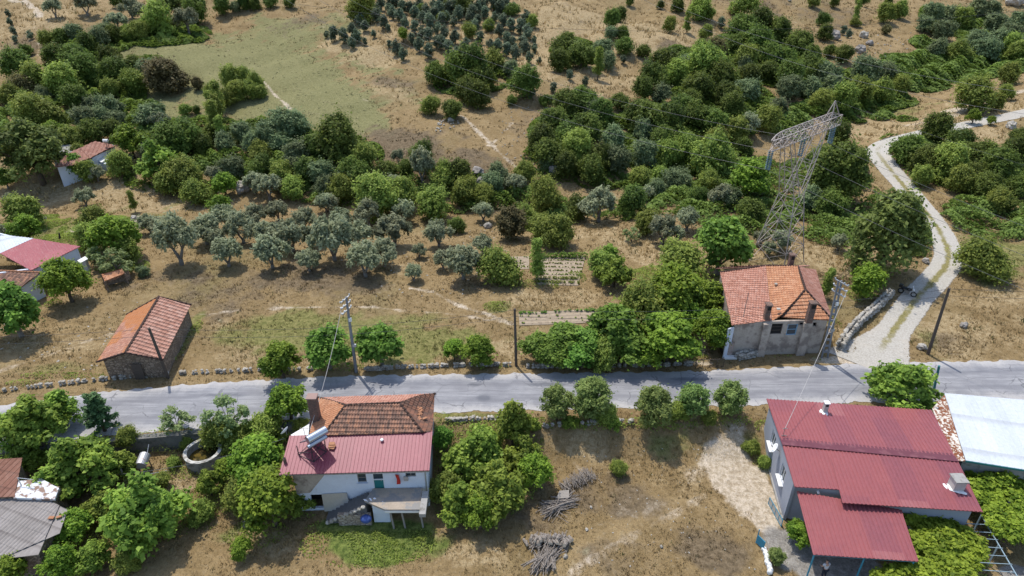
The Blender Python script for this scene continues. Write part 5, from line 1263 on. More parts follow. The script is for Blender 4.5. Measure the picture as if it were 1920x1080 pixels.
# ------------------------------------------------------------------ tumbledown sheds at the bottom left
def garden_sheds():
    R = thing('corrugated_shed', gp(40,1045), 'grey corrugated fibre-cement roofed shed at the lower left corner', 'shed'); z = .9
    P = [at(-80,928,z),at(78,932,z),at(127,955,z-.1),at(112,1000,z-.35),at(84,1012,z-.4),at(72,1040,z-.55),at(-80,1058,z-.6)]
    roof_patch(P, ASBEST, 'roof', R, .3, .06, row=1.6, step=.02, down=(-.35,-1,0), thick=.04)
    m = MB(); c = [V(P[0].x,P[0].y-.2,0),V(P[2].x-.4,P[2].y-.3,0),V(P[5].x-.3,P[5].y+.3,0),V(P[6].x,P[6].y+.3,0)]
    for p, q in zip(c, c[1:]+c[:1]): wall_with_holes(m, q, p, -2.6, .25)
    m.build('wall', RUBBLE, R); m = MB(); q = at(97,972,z-.15); m.box(q+V(0,0,.08), (.4,.25,.08)); m.box(q+V(.5,.1,.06), (.35,.2,.07), ax=(1,.5,0)); m.build('loose_tiles', TILE_NEW, R)
    R = thing('rusty_shed', gp(10,900), 'brown rusted sheet-metal roof of a garden shed at left edge', 'shed')
    P = [at(-80,866,1.5),at(42,858,1.5),at(27,931,1.2),at(-80,936,1.2)]; roof_patch(P, RUSTBR, 'roof', R, .45, .03, kind='rib', down=(-.2,-1,0)); m = MB()
    c = [V(P[3].x,P[3].y+.1,0),V(P[2].x-.2,P[2].y+.1,0),V(P[1].x-.2,P[1].y-.2,0),V(P[0].x,P[0].y-.2,0)]
    for p, q in zip(c, c[1:]+c[:1]): wall_with_holes(m, p, q, -2.6, 1.05)
    m.build('wall', RUBBLE, R)
    R = thing('slab_roof_hut', gp(75,935), 'small hut with peeling whitewashed slab roof between the sheds', 'hut'); P = [at(36,905,1.0),at(78,900,1.0),at(112,918,1.0),at(104,939,1.0),at(26,936,1.0)]
    m = MB(); m.poly(P, .18); m.build('slab_roof', plain('peeling_whitewash', (.62,.64,.66), .9, .3, 2, .1, c2=(.25,.17,.13), thr=(.5,.58)), R); m = MB(); c = sum(P,Vector())/5; m.box(V(c.x,c.y,-.8), (2.6,1.2,3.2)); m.build('wall', RUBBLE, R)
    m = MB(); q = at(48,929,1.08); m.box(q, (.4,.22,.08), ax=(1,.4,0)); m.box(q+V(.3,.1,.05), (.4,.22,.08), ax=(1,-.6,0)); tag(m.build('spare_tiles', TILE_NEW, None, q), 'two loose orange tiles on the whitewashed slab roof', 'roof tiles')
    m = MB(); a, b = at(33,896,1.9), at(60,899,1.9); m.tube(a, b, .03, .03, 6); m.tube(a, V(a.x,a.y,1.0), .04, .04, 6); tag(m.build('pipe_rail', M_GALV, None, V(a.x,a.y,1)), 'thin bent pipe rail standing on the slab roof hut', 'pipe')
garden_sheds()
# ------------------------------------------------------------------ pylon
def lattice(m, levels, e1, e2, r=.05, rb=.032, cross=True):
    """levels: (centre, half1, half2); legs plus crossed bracing on the four faces of every panel"""
    cs = []
    for c, a, b in levels:
        c = Vector(c); cs.append([c+e1*(a*i)+e2*(b*j) for i, j in ((-1,-1),(1,-1),(1,1),(-1,1))])
    for A, B in zip(cs[:-1], cs[1:]):
        for k in range(4):
            l = (k+1) % 4
            m.bar(A[k], B[k], r*2); m.bar(A[k], B[l], rb*1.6)
            if cross: m.bar(A[l], B[k], rb*1.6)
            m.bar(B[k], B[l], rb*1.6)
    return cs
M_LAT = plain('pale_galvanised_lattice', (.37,.325,.29), .6, .25, 4, .3, .2, c2=(.33,.24,.19), thr=(.5,.7))
M_INS = plain('teal_glass_discs', (.10,.17,.18), .2, .2, 4, .6)
def pylon():
    e1 = V(.763,.647,0).normalized(); e2 = V(-e1.y,e1.x,0); c = V(33.9,77.0,0); c.z = tz(c.x,c.y)
    R = thing('electricity_pylon', c, 'tall pale lattice electricity pylon with forked head behind the tiled house', 'pylon')
    def up(z, u=0, w_=0): return c+e1*u+e2*w_+V(0,0,z)
    m = MB(); lattice(m, [(up(-.2),2.45,2.45),(up(2.4),2.05,2.05),(up(4.7),1.7,1.7),(up(7.0),1.38,1.38),(up(9.2),1.08,1.05)], e1, e2, .046, .026)
    m.build('mast', M_LAT, R)
    for s in (-1, 1):
        m = MB(); L = []
        for k in range(5): f = k/4; L.append((up(9.2+7.4*f, s*(.5+3.2*f)), .62-.2*f, 1.0-.4*f))
        lattice(m, L, e1, e2, .042, .024, cross=False); m.build('fork_arm', M_LAT, R)
    m = MB(); L = []
    for k in range(11):
        u = -7.1+1.42*k; tp = min(1, (7.4+u)/2.4); L.append((c+e1*u+V(0,0,17.1-.35*(1-tp)), .6, .6*tp+.05))
    lattice(m, [(p, b, a) for p, a, b in L], e2, V(0,0,1), .042, .026); m.build('crossarm', M_LAT, R)
    for s in (1,):
        m = MB(); ap = up(19.5, 5.7)
        for u in (4.9, 6.9):
            for w_ in (-.4,.4): m.bar(up(17.5,u,w_), ap, .09)
        m.bar(up(18.5,5.3,-.2), up(18.5,6.2,.2), .06); m.build('earth_wire_peak', M_LAT, R)
    ends = []
    for u in (-6.9, 0, 6.9):
        m = MB()
        for w_ in (-.17,.17):
            top = up(16.5,u,w_); m.tube(top, top-V(0,0,2.5), .02, .02, 5)
            for k in range(11): z = top.z-.25-.2*k; m.tube(V(top.x,top.y,z), V(top.x,top.y,z-.1), .06, .18, 9)
        m.bar(up(14.05,u,-.25), up(14.05,u,.25), .06); m.build('insulator_string', M_INS, R); ends.append(up(14.0,u))
    return e1, e2, ends, up(19.5,5.7)
PE1, PE2, PENDS, PPEAK = pylon()
M_WIRE = plain('dark_cable', (.05,.05,.05), .5, .2)
M_WIREL = plain('aluminium_cable', (.13,.13,.13), .45, .2, 3, .4, .4)
def cable(p, q, sag, r, mat, label, group=None, name='power_cable', n=26):
    p = Vector(p); q = Vector(q); m = MB(); pts = []
    for i in range(n+1): f = i/n; x = p.lerp(q, f); x.z -= 4*sag*f*(1-f); pts.append(x)
    for a, b in zip(pts[:-1], pts[1:]): m.tube(a, b, r, r, 5, caps=False)
    o = m.build(name, mat, None, p, smooth=True); return tag(o, label, 'cable', group)
NMS = ['nearest pylon arm', 'middle of the pylon', 'farthest pylon arm']
for k, e in enumerate(PENDS):
    q = e-PE2*95; q.z = 13; cable(e, q, 4, .018, M_WIREL, f'high cable from the {NMS[k]} towards the lower right', 'pylon cables')
    q = e+PE2*150; q.z = 24; cable(e, q, 6, .02, M_WIREL, f'high cable from the {NMS[k]} up over the hillside', 'pylon cables')
q = PPEAK-PE2*95; q.z = 19; cable(PPEAK, q, 3, .009, M_WIREL, 'thin earth wire from pylon peak to the lower right', 'pylon cables')
for k, (a, b) in enumerate((((1150,-40),(2050,190)),((1190,-10),(2060,232)))):
    cable(at(*a,26), at(*b,20), 3, .018, M_WIREL, ['upper','lower'][k]+' of two slanting cables crossing the upper right thicket', 'slanting cables', n=40)
cable(at(560,8,24), at(2000,10,26), 4, .022, M_WIRE, 'dark cable crossing the top edge above the thickets', n=40)

# ------------------------------------------------------------------ roadside poles
def pole(name, bpx, tpx, mat, r0, r1, label, cat='utility pole', square=False, kind=None):
    g = gp(*bpx); hgt = above(g, tpx[1]); top = at(tpx[0], tpx[1], g.z+hgt)
    R = thing(name, g, label, cat); m = MB()
    if square:
        d = (top-g).normalized(); u = V(1,0,0); n = 9
        for s in (-1, 1):
            for k in range(n):
                a, b = k/n, (k+1)/n; m.bar(g.lerp(top,a)+u*s*(r0*(1-a)+r1*a), g.lerp(top,b)+u*s*(r0*(1-b)+r1*b), .11, .16)
        for k in range(1, 12): f = k/12; p = g.lerp(top,f); w_ = r0*(1-f)+r1*f; m.bar(p-u*w_, p+u*w_, .1, .22)
    else: m.tube(g-V(0,0,.3), top, r0, r1, 10)
    m.build('shaft', mat, R); return R, g, top
M_POLEC = plain('grey_concrete_pole', (.2,.205,.215), .8, .2, 3, .2, bump=.2)
def arms(R, top, g, n, d, L, mat=M_GALV, gap=.62):
    d = Vector(d).normalized(); out = []
    for k in range(n):
        c = top-V(0,0,.12+gap*k); m = MB(); a, b = c-d*L*.35, c+d*L*.65; m.bar(a, b, .1, .1); o = m.build('crossarm', mat, R)
        for p in (a, b, c.lerp(b,.55)):
            i = MB(); i.tube(p+V(0,0,.04), p+V(0,0,.2), .05, .03, 8); i.tube(p+V(0,0,.12), p+V(0,0,.17), .09, .07, 8); i.build('insulator', M_WHITE if k else M_GALV, o)
        out.append(b)
    return out
RA, gA, tA = pole('wooden_pole', (316,709), (279,615), M_WOODP, .16, .12, 'leaning dark wooden pole in front of the stone shed')
RB_, gB, tB = pole('concrete_pole', (668,698), (649,557), M_POLEC, .17, .11, 'grey concrete pole with crossarms among the roadside fig trees')
RC, gC, tC = pole('wooden_pole', (968,686), (965,579), M_WOODP, .15, .11, 'upright dark wooden pole left of the roadside hedge')
RD, gD, tD = pole('steel_pole', (1546,671), (1575,526), M_POLEC, .3, .14, 'tapering grey pole with crossarms at the corner of tiled house', square=True)
RE, gE, tE = pole('wooden_pole', (1740,664), (1780,540), M_WOODP, .17, .13, 'leaning dark wooden pole right of the dirt track')
g = gp(1752,716); RF_, gF, tF = pole('teal_post', (1752,730), (1761,686), M_TEAL, .12, .11, 'short teal post standing behind the tree beside the red roof', 'post')
aB = arms(RB_, tB, gB, 3, (-.35,-.9,0), 1.5); aD = arms(RD, tD, gD, 3, (.45,-.9,0), 1.5)
for R, t, g in ((RB_,tB,gB),(RD,tD,gD)):
    m = MB(); p = t.lerp(g,.28); m.box(p+V(.12,-.1,0), (.25,.2,.35)); m.build('junction_box', M_WHITE, R)
    m = MB(); p = t.lerp(g,.62); m.box(p+V(.2,-.1,0), (.35,.12,.3)); m.build('sign_plate', M_GALV, R)
def lines(a, b, sag, dz, lab): 
    for k in range(2):
        f = Vector((0,0,-.12-.75*k*dz)); cable(a+f, b+f, sag*(1+.15*k), .016, M_WIRE, ('upper' if k == 0 else 'lower')+' phone cable '+lab, 'roadside phone cables', 'phone_cable')
M_POLEL = plain('pale_cable', (.4,.38,.36), .6, .2)
lines(tA, tC, .9, 1, 'between the shed pole and the hedge pole')
lines(tC, tE, 1.1, 1, 'from the hedge pole over the tiled roof to track pole')
lines(tA, tA+V(-40,-2,1), .8, 1, 'left of the shed pole'); lines(tE, tE+V(40,1,.6), .8, 1, 'right of the track pole')
cable(aB[1], at(581,806,3.5), .5, .022, M_POLEL, 'pale service cable from the concrete pole down to the white house', 'house service cables', 'service_cable')
cable(aD[1], MASTC, .5, .022, M_POLEL, 'pale service cable from the corner pole to the dark-red roof', 'house service cables', 'service_cable')
g = gp(395,905); m = MB(); a = at(236,860,-.8); b = at(440,856,.4); cable(at(215,890,-.3), at(534,822,2.9), .6, .02, M_WIREL, 'washing line sagging across the garden above the round basin', None, 'washing_line')

# ------------------------------------------------------------------ dry-stone walls
def stone_wall(px, h, wd, label, seed=0, mat=None, dens=1.0, gaps=0.0, off=0):
    pts = pline(px); rng = random.Random(seed); m = MB(); L = 0; k = 0
    for a, b in zip(pts[:-1], pts[1:]):
        a = Vector(a); b = Vector(b); d = b-a; n = max(1, int(d.length/.23*dens)); nx = V(d.y,-d.x,0).normalized()
        for i in range(n):
            if rng.random() < gaps: continue
            p = a.lerp(b, (i+rng.random()*.4)/n)
            for z in np.arange(0, h, .26):
                for s in ((-1,1) if wd > .45 else (0,)):
                    q = Vector((p.x,p.y,0))+nx*(s*wd*.27+rng.uniform(-.06,.06)); sz = rng.uniform(.55,1.3)
                    q.z = tz(q.x,q.y)+z+.1+rng.uniform(-.03,.05)
                    m.rock(q, (.46*sz,.36*sz,.27*sz), k, 2 if wd > .45 else 1, .3); k += 1
    g = V(*pts[0], tz(*pts[0])); return tag(m.build('stone_wall', mat or M_STONE, None, g), label, 'stone wall')
stone_wall([(0,736),(60,728),(120,722),(200,713),(330,703)], .4, .35, 'low broken stone wall beside the road below the stone shed', 1, gaps=.35)
stone_wall([(340,702),(470,697),(600,694)], .35, .35, 'faint stone wall behind the bright roadside bush', 9, gaps=.45)
stone_wall([(684,696),(760,691),(870,687),(960,686)], .4, .4, 'dry-stone wall at the road edge below the yellow-green bushes', 2, gaps=.3)
stone_wall([(985,690),(1060,690),(1130,689),(1300,685)], .4, .4, 'stone wall in the shade under the roadside hedge', 3, gaps=.35)
stone_wall([(1573,655),(1600,618),(1640,582),(1668,555)], .95, .85, 'thick pale dry-stone wall running up beside the dirt track', 4)
stone_wall([(1382,674),(1405,668),(1428,661)], .7, .9, 'heap of pale stones in front of the tiled house', 5)
stone_wall([(836,791),(880,789),(936,787)], .4, .4, 'short stone wall at the near road edge right of white house', 6)
stone_wall([(1010,802),(1090,797),(1190,792)], .4, .4, 'stone wall in the shade behind the young pines', 7, gaps=.3)
stone_wall([(1520,640),(1500,668),(1470,672)], .25, .4, 'scattered stones at the foot of the tiled house', 8, gaps=.5) if False else None
def retaining():
    m = MB(); xs = np.arange(-48, -18, .5)
    for x0, x1 in zip(xs[:-1], xs[1:]):
        y0, y1 = float(road_lo(x0)), float(road_lo(x1)); vs = []
        for x, y in ((x0,y0),(x1,y1)):
            for dy, z in ((-.3,.12),(-.92,.12),(-1.0,-2.6),(-.3,-2.6)): vs.append((x,y+dy,z))
        m.add(vs, [(0,4,5,1),(1,5,6,2),(2,6,7,3)])
    tag(m.build('retaining_wall', plain('shaded_concrete', (.17,.165,.15), .95, .5, 1.2, .1, bump=.5, c2=(.07,.075,.06), thr=(.45,.65)), None, (-33,46,-2)), 'dark concrete retaining wall holding up the road', 'retaining wall')  # dark tone is shade put into the colour: face turned from the sun
retaining()

# ------------------------------------------------------------------ round basin and barrel in the garden
def basin():
    g = gp(373,888); c = g+V(0,1.55,0); c.z = g.z; h = 1.15; R = thing('water_basin', c, 'round concrete water basin with murky olive water in the garden', 'basin')
    m = MB(); m.ring(c, 1.33, 1.55, -.3, h, 44); m.build('basin_wall', M_CONC, R)
    m = MB(); m.ring(c, 1.3, 1.6, h+.003, h+.06, 44); m.build('rim', plain('worn_pale_rim', (.5,.49,.45), .9, .4, 3, .1, c2=(.25,.23,.2), thr=(.45,.6)), R)
    m = MB(); n = 36; m.add([(c.x+1.335*math.cos(2*PI*i/n), c.y+1.335*math.sin(2*PI*i/n), c.z+.45) for i in range(n)], [tuple(range(n))])
    t = NT('murky_water'); P = t.pos(); m.build('water', t.out(t.mix(t.ss(t.noise(P,1.2,4),.4,.65), (.02,.022,.012), (.12,.085,.02)), .06, .5), R)
    m = MB(); m.tube(c+V(.2,-1.9,.0), c+V(.15,-1.5,.8), .04, .04, 6); m.build('outlet_pipe', M_STEEL, R)
basin()
def barrel():
    g = gp(266,886); R = thing('metal_barrel', g, 'rust-streaked grey metal barrel lying on a stand in the garden', 'barrel'); a = at(272,853,g.z+1.15); b = at(263,874,g.z+1.0)
    mt = plain('rust_streaked_tank', (.42,.42,.43), .5, .3, 3, .4, .4, c2=(.25,.13,.08), thr=(.56,.66))
    m = MB(); m.tube(a, b, .44, .44, 18); m.build('drum', mt, R)
    m = MB()
    for f in (.2,.8):
        p = a.lerp(b,f)
        for s in (-.4,.4): m.bar(V(p.x+s,p.y,g.z-.2), V(p.x+s*.7,p.y,p.z-.3), .07)
        m.bar(V(p.x-.4,p.y,p.z-.42), V(p.x+.4,p.y,p.z-.42), .07)
    m.build('stand', M_STEEL, R)
    g2 = gp(269,892); R = thing('leaning_pipe', g2, 'thin grey pipe leaning over the metal barrel', 'pipe'); m = MB(); m.tube(g2, at(279,833,g2.z+1.6), .035, .035, 6); m.build('pipe', M_GALV, R)
    m = MB(); m.tube(at(262,892,g2.z+.15), at(316,882,g2.z+.15), .035, .035, 6); m.build('ground_pipe', M_GALV, R)
barrel()
for k, (px, py) in enumerate(((236,905),(213,870),(640,840))):
    if k == 2: continue
    g = gp(px,py); m = MB(); m.bar(g-V(0,0,.2), g+V(.05,0,1.6), .09); tag(m.build('fence_post', M_WOODG, None, g), ['thin grey garden post left of the metal barrel','thin garden post by the retaining wall left of barrel'][k], 'post')

# ------------------------------------------------------------------ fence by the tiled house
railing('iron_fence', gp(1304,690), gp(1356,688), 1.0, 4, M_WOODP, 'rusty iron fence panel beside the road left of brick pillar', 'fence', 2)
railing('wire_fence', gp(1713,243), gp(1738,232), 1.6, 3, M_WOODP, 'brown gate-like fence panel beside the track on the hill', 'fence', 3)

# ------------------------------------------------------------------ woodpiles
M_BRANCH = plain('bleached_branches', (.26,.23,.2), .95, .5, 12, .1, bump=.5, c2=(.13,.105,.085), thr=(.45,.65))
M_LOGEND = plain('cut_wood', (.55,.45,.33), .9, .3, 8, .1)
def woodpile(name, a, b, wd, h, n, ang, L, label, logs=0, seed=0, r=.045):
    A, B = gp(*a), gp(*b); c = (A+B)/2; c.z = tz(c.x,c.y); R = thing(name, c, label, 'woodpile'); rng = random.Random(seed); d = (B-A); d.z = 0; base = math.atan2(d.y,d.x)
    def stick(m, big):
        f = rng.random(); o = rng.gauss(0,.3)*wd; p = A.lerp(B,f)+V(-math.sin(base)*o, math.cos(base)*o, 0); z = h*max(.05,(1-(2*f-1)**2*.7))*max(.1,1-(abs(o)/wd)**1.3)*rng.random()
        p.z = tz(p.x,p.y)+.06+z; t = base+math.radians(ang)+rng.gauss(0,.38); l = L*rng.uniform(.5,1.15); v = V(math.cos(t),math.sin(t),rng.gauss(0,.13))*l/2
        rr = r*rng.uniform(.35,.95)*(1.5 if big else .75); k = p+V(rng.gauss(0,.05),rng.gauss(0,.05),.03)
        m.path([p-v, k, p+v], [rr, rr*.9, rr*.65], 6 if big else 5)
    m = MB()
    for _ in range(n): stick(m, False)
    o = m.build('brushwood', M_BRANCH, R); o['kind'] = 'stuff'
    for _ in range(14): m = MB(); stick(m, True); m.build('branch', M_BRANCH, R)
    for _ in range(logs):
        m = MB(); f = rng.random(); p = A.lerp(B,f)+V(rng.gauss(0,.3)*wd,rng.gauss(0,.25)*wd,0); p.z = tz(p.x,p.y)+h*rng.uniform(.2,.95); t = rng.uniform(-2.2,-.9); v = V(math.cos(t),math.sin(t),.25)*.25; q = rng.uniform(.1,.17)
        m.tube(p-v, p+v, q, q*.95, 9, caps=False); m.m = 1; n0 = len(m.v); m.add(m.v[9:18], [tuple(range(9))]); m.add(m.v[:9], [tuple(range(8,-1,-1))]); m.build('log', [M_BRANCH, M_LOGEND], R)
woodpile('brushwood_pile', (1054,918), (1112,890), .8, .75, 190, 80, 1.0, 'upper brushwood pile of short bleached branches in the dry yard', seed=1)
R = woodpile('brushwood_pile', (1035,962), (1066,938), .9, .5, 90, -15, 2.4, 'middle brushwood pile of long grey poles with a slab on top', seed=2, r=.055)
woodpile('firewood_pile', (992,1020), (1066,1018), 1.0, .8, 160, 60, .9, 'big firewood heap with sawn log ends at the bottom centre', logs=38, seed=3, r=.06)
woodpile('brushwood_pile', (1005,1052), (1040,1048), .8, .5, 90, 60, 2.4, 'long pale branches below the sawn firewood heap', seed=4, r=.06)
q = gp(1056,935); m = MB(); m.poly([q+V(-.6,-.3,.35),q+V(.45,-.3,.45),q+V(.5,.5,.5),q+V(-.3,.45,.45)], .06); tag(m.build('weathered_board', M_WOODG, None, q), 'grey weathered board lying on top of the middle brushwood pile', 'board')

# ------------------------------------------------------------------ boulders and loose stones
for px, py, wpx, lab, pale in ((1561,74,28,'large grey boulder on the slope at the edge of upper thicket',0),(1896,82,34,'tall dark boulder among grey shrubs at far right',0),(1902,10,34,'craggy pale boulder at the top right corner',1),(1857,66,22,'pale rock left of the tall dark boulder',1),
    (1618,70,18,'small white rock right of the large grey boulder',1),(1612,98,22,'broken rock ledge below the small white rock',0),(1630,84,14,'little rock beside a dead shrub on the stony slope',0),(1752,156,12,'small white rock at the edge of the green scrub',1),(1480,2,8,'white stone on the bare slope at the top',1),
    (456,358,32,'heap of pale pinkish rubble between bush and creek',1),(914,427,16,'flat pale boulder in the dry grass behind the olives',1),(896,328,26,'grey bedrock outcrop at the foot of the hillside',0),(905,345,24,'lower grey bedrock outcrop above the creek',0),(1040,325,30,'shadowed rock face under the central thicket',0),(252,412,14,'chalky white rock beside the leaning sapling',1),
    (845,228,13,'white rubble heap on the brown hillside, biggest piece',1),(1735,492,14,'flat stone at the far edge of the track bend',0),(1895,240,20,'pale rock slab beside the upper track',1),(1806,613,16,'grey stone in the dry grass right of the pole',0),(1728,654,18,'pale stone at the foot of the leaning right pole',1),
    (84,412,10,'round white rock behind the russet tree at left',1),(460,985,14,'pale stone block among the lower left trees',1),(1240,1026,7,'round white stone in the dry yard at bottom right',1),(1108,952,6,'white stone beside the middle brushwood pile',1),(1100,994,7,'white stone right of the firewood heap',1),(1060,1045,10,'tan stump end beside the firewood heap',1),(1663,372,14,'white rock at the left edge of the track',1)):
    g = gp(px,py); s = wpx*depth(g)/FPX; m = MB(); m.rock(g+V(0,0,s*.25), (s,s*.8,s*.75), px % 17, 3, .4); tag(m.build('boulder' if wpx > 12 else 'stone', M_STONE if pale else M_STONED, None, g), lab, 'rock')
rr = random.Random(2); m = MB()
for k in range(26): g = gp(835+rr.gauss(0,10), 232+rr.gauss(0,6)); m.rock(g+V(0,0,.1), (.5*rr.random()+.25,.4,.3), k, 1)
for k in range(60): g = gp(rr.uniform(940,1060), rr.uniform(200,310)); m.rock(g+V(0,0,.05), (.35*rr.random()+.15,.3,.2), k, 1)
for k in range(70): g = gp(rr.uniform(640,960), rr.uniform(420,560)); m.rock(g, (.3*rr.random()+.1,.25,.15), k, 1)
for k in range(90): g = gp(rr.uniform(1080,1420), rr.uniform(830,1070)); m.rock(g, (.16*rr.random()+.06,.12,.09), k, 1)
for k in range(60): g = gp(rr.uniform(0,360), rr.uniform(560,700)); m.rock(g, (.3*rr.random()+.1,.22,.12), k, 1)
for k in range(60): g = gp(rr.uniform(1560,1720), rr.uniform(60,130)); m.rock(g, (.7*rr.random()+.2,.5,.5), k, 1)
tag(m.build('loose_stones', M_STONE), 'small pale stones littering the dry ground', 'stones', kind='stuff')

# ------------------------------------------------------------------ vegetable beds
def bed(px, rows, label, crop, hh=.3):
    c = [gp(*p) for p in px]; mid = sum(c, Vector())/4; mid.z = tz(mid.x,mid.y); R = thing('vegetable_bed', mid, label, 'vegetable bed'); n, k = 40, rows*6; vs = []; fs = []
    for j in range(k+1):
        for i in range(n+1):
            p = c[0].lerp(c[1],i/n).lerp(c[3].lerp(c[2],i/n), j/k); vs.append((p.x,p.y,tz(p.x,p.y)+.06+.09*(.5-.5*math.cos(2*PI*j/6))))
    for j in range(k):
        for i in range(n): q = j*(n+1)+i; fs.append((q,q+1,q+n+2,q+n+1))
    m = MB(); m.add(vs,fs); m.build('soil', plain('tilled_soil', (.33,.265,.19), .95, .4, 4, .1, bump=.6, c2=(.22,.17,.12), thr=(.5,.7)), R)
    for r in range(rows):
        f = (r+.5)/rows; A = c[0].lerp(c[3],f); B = c[1].lerp(c[2],f); dens, hgt = crop(r)
        if dens <= 0: continue
        N = int((B-A).length*dens); rng = np.random.default_rng(r+rows*7); t = rng.random(N)
        lob = [(A.x+(B.x-A.x)*u, A.y+(B.y-A.y)*u+rng.normal(0,.06), tz(A.x+(B.x-A.x)*u, A.y+(B.y-A.y)*u)+.12+hgt*.5, hgt*rng.uniform(.4,.7), .5+rng.normal(0,.15)) for u in t]
        lv = np.array(lob); lv[:,:3] -= np.array(mid); v, q, tone = leaf_cloud([tuple(x) for x in lv], N*16, .07+hgt*.13, rng, 1.4, .5, 0, zmin=-9)
        np_mesh('crop_row', v, q, LEAF['M' if r else 'F'], parent=R, col={'tone': tone})
bed([(1000,481),(1098,480),(1084,536),(1006,534)], 8, 'upper vegetable bed with green rows and pale furrows', lambda r: (9,.55) if r == 0 else ((7,.12) if r < 6 else (7,.26)))
bed([(972,586),(1118,581),(1102,606),(974,611)], 4, 'lower bare vegetable bed of pale furrows by the hedge pole', lambda r: (5,.22) if r == 0 else (.8,.12))
bed([(955,482),(992,481),(992,505),(966,505)], 4, 'small vegetable patch left of the upper bed', lambda r: (2,.15))

# ------------------------------------------------------------------ vine pergolas by the grey house
VINE = leaf_mat('vine_leaves', (.085,.155,.012), (.36,.48,.055), .42, .05)
def vine(poly, zz, n, label, seed, thick=.5, size=.2):
    P = [at(*p, zz) for p in poly]; xs = [p.x for p in P]; ys = [p.y for p in P]; rng = np.random.default_rng(seed); c = sum(P,Vector())/len(P); g = V(c.x,c.y,tz(c.x,c.y)); lob = []
    def inside(x, y):
        r = False
        for i in range(len(P)):
            a, b = P[i], P[i-1]
            if (a.y > y) != (b.y > y) and x < (b.x-a.x)*(y-a.y)/(b.y-a.y)+a.x: r = not r
        return r
    while len(lob) < n//38:
        x, y = rng.uniform(min(xs)-.2,max(xs)+.2), rng.uniform(min(ys)-.2,max(ys)+.2)
        if inside(x,y) and mnoise.noise(V(x*.9,y*.9,seed))+.5*mnoise.noise(V(x*2.1,y*2.1,seed)) > -.22: lob.append((x-g.x, y-g.y, zz-g.z+thick*(mnoise.noise(V(x*.7,y*.7,seed+3)))-.1, rng.uniform(.14,.42), np.clip(.5+.75*mnoise.noise(V(x*1.1,y*1.1,seed+9)),0,1)))
    v, q, tone = leaf_cloud(lob, n, size, rng, 1.1, .9, .1, shell=.6)
    R = thing('grape_vine', g, label, 'grape vine'); np_mesh('foliage', v, q, VINE, parent=R, col={'tone': tone}); m = MB()
    for k in range(4): l = lob[(k*37) % len(lob)]; p = V(l[0]+g.x,l[1]+g.y,0); z = tz(p.x,p.y); m.path([V(p.x,p.y,z-.1),V(p.x+.1,p.y,z+.8),V(p.x,p.y,zz-.1)], [.06,.05,.04], 6)
    m.build('stem', BARK, R)
vine([(1696,962),(1755,957),(1800,985),(1835,1003),(1850,1040),(1835,1085),(1640,1092),(1640,1070),(1700,1052),(1724,1050)], .45, 17000, 'bright grape vine over the pergola in front of the grey house', 3)
vine([(1808,890),(1850,880),(1930,888),(1960,1000),(1905,1012),(1870,1000),(1848,960),(1828,930)], .6, 15000, 'bright grape vine mound below the white metal roof', 5, .7)
def pergola():
    a, b, c = at(1840,966,.35), at(1908,1082,.35), at(1806,1050,.35); R = thing('pergola', V(a.x,a.y,-1.9), 'pale blue steel-pipe pergola beside the vine at lower right', 'pergola'); mt = plain('pale_blue_pipe', (.27,.36,.4), .4, .15, 5, .5)
    m = MB(); m.bar(a, b+(b-a)*.1, .06); m.build('beam', mt, R); m = MB(); m.bar(c, c+(b-a)*.45, .08); m.build('beam', mt, R)
    for (x0,y0,x1,y1) in ((1800,981,1857,984),(1835,997,1865,999),(1835,1009,1872,1012),(1846,1024,1880,1028),(1800,1037,1888,1043),(1790,1052,1898,1058),(1765,1063,1902,1073)):
        m = MB(); m.bar(at(x0-40,y0-2,.42), at(x1,y1,.42), .035); m.build('slat', mt, R)
    for p in (a, a.lerp(b,.5), b, c): m = MB(); m.bar(V(p.x,p.y,tz(p.x,p.y)-.1), p, .08); m.build('post', mt, R)
pergola()

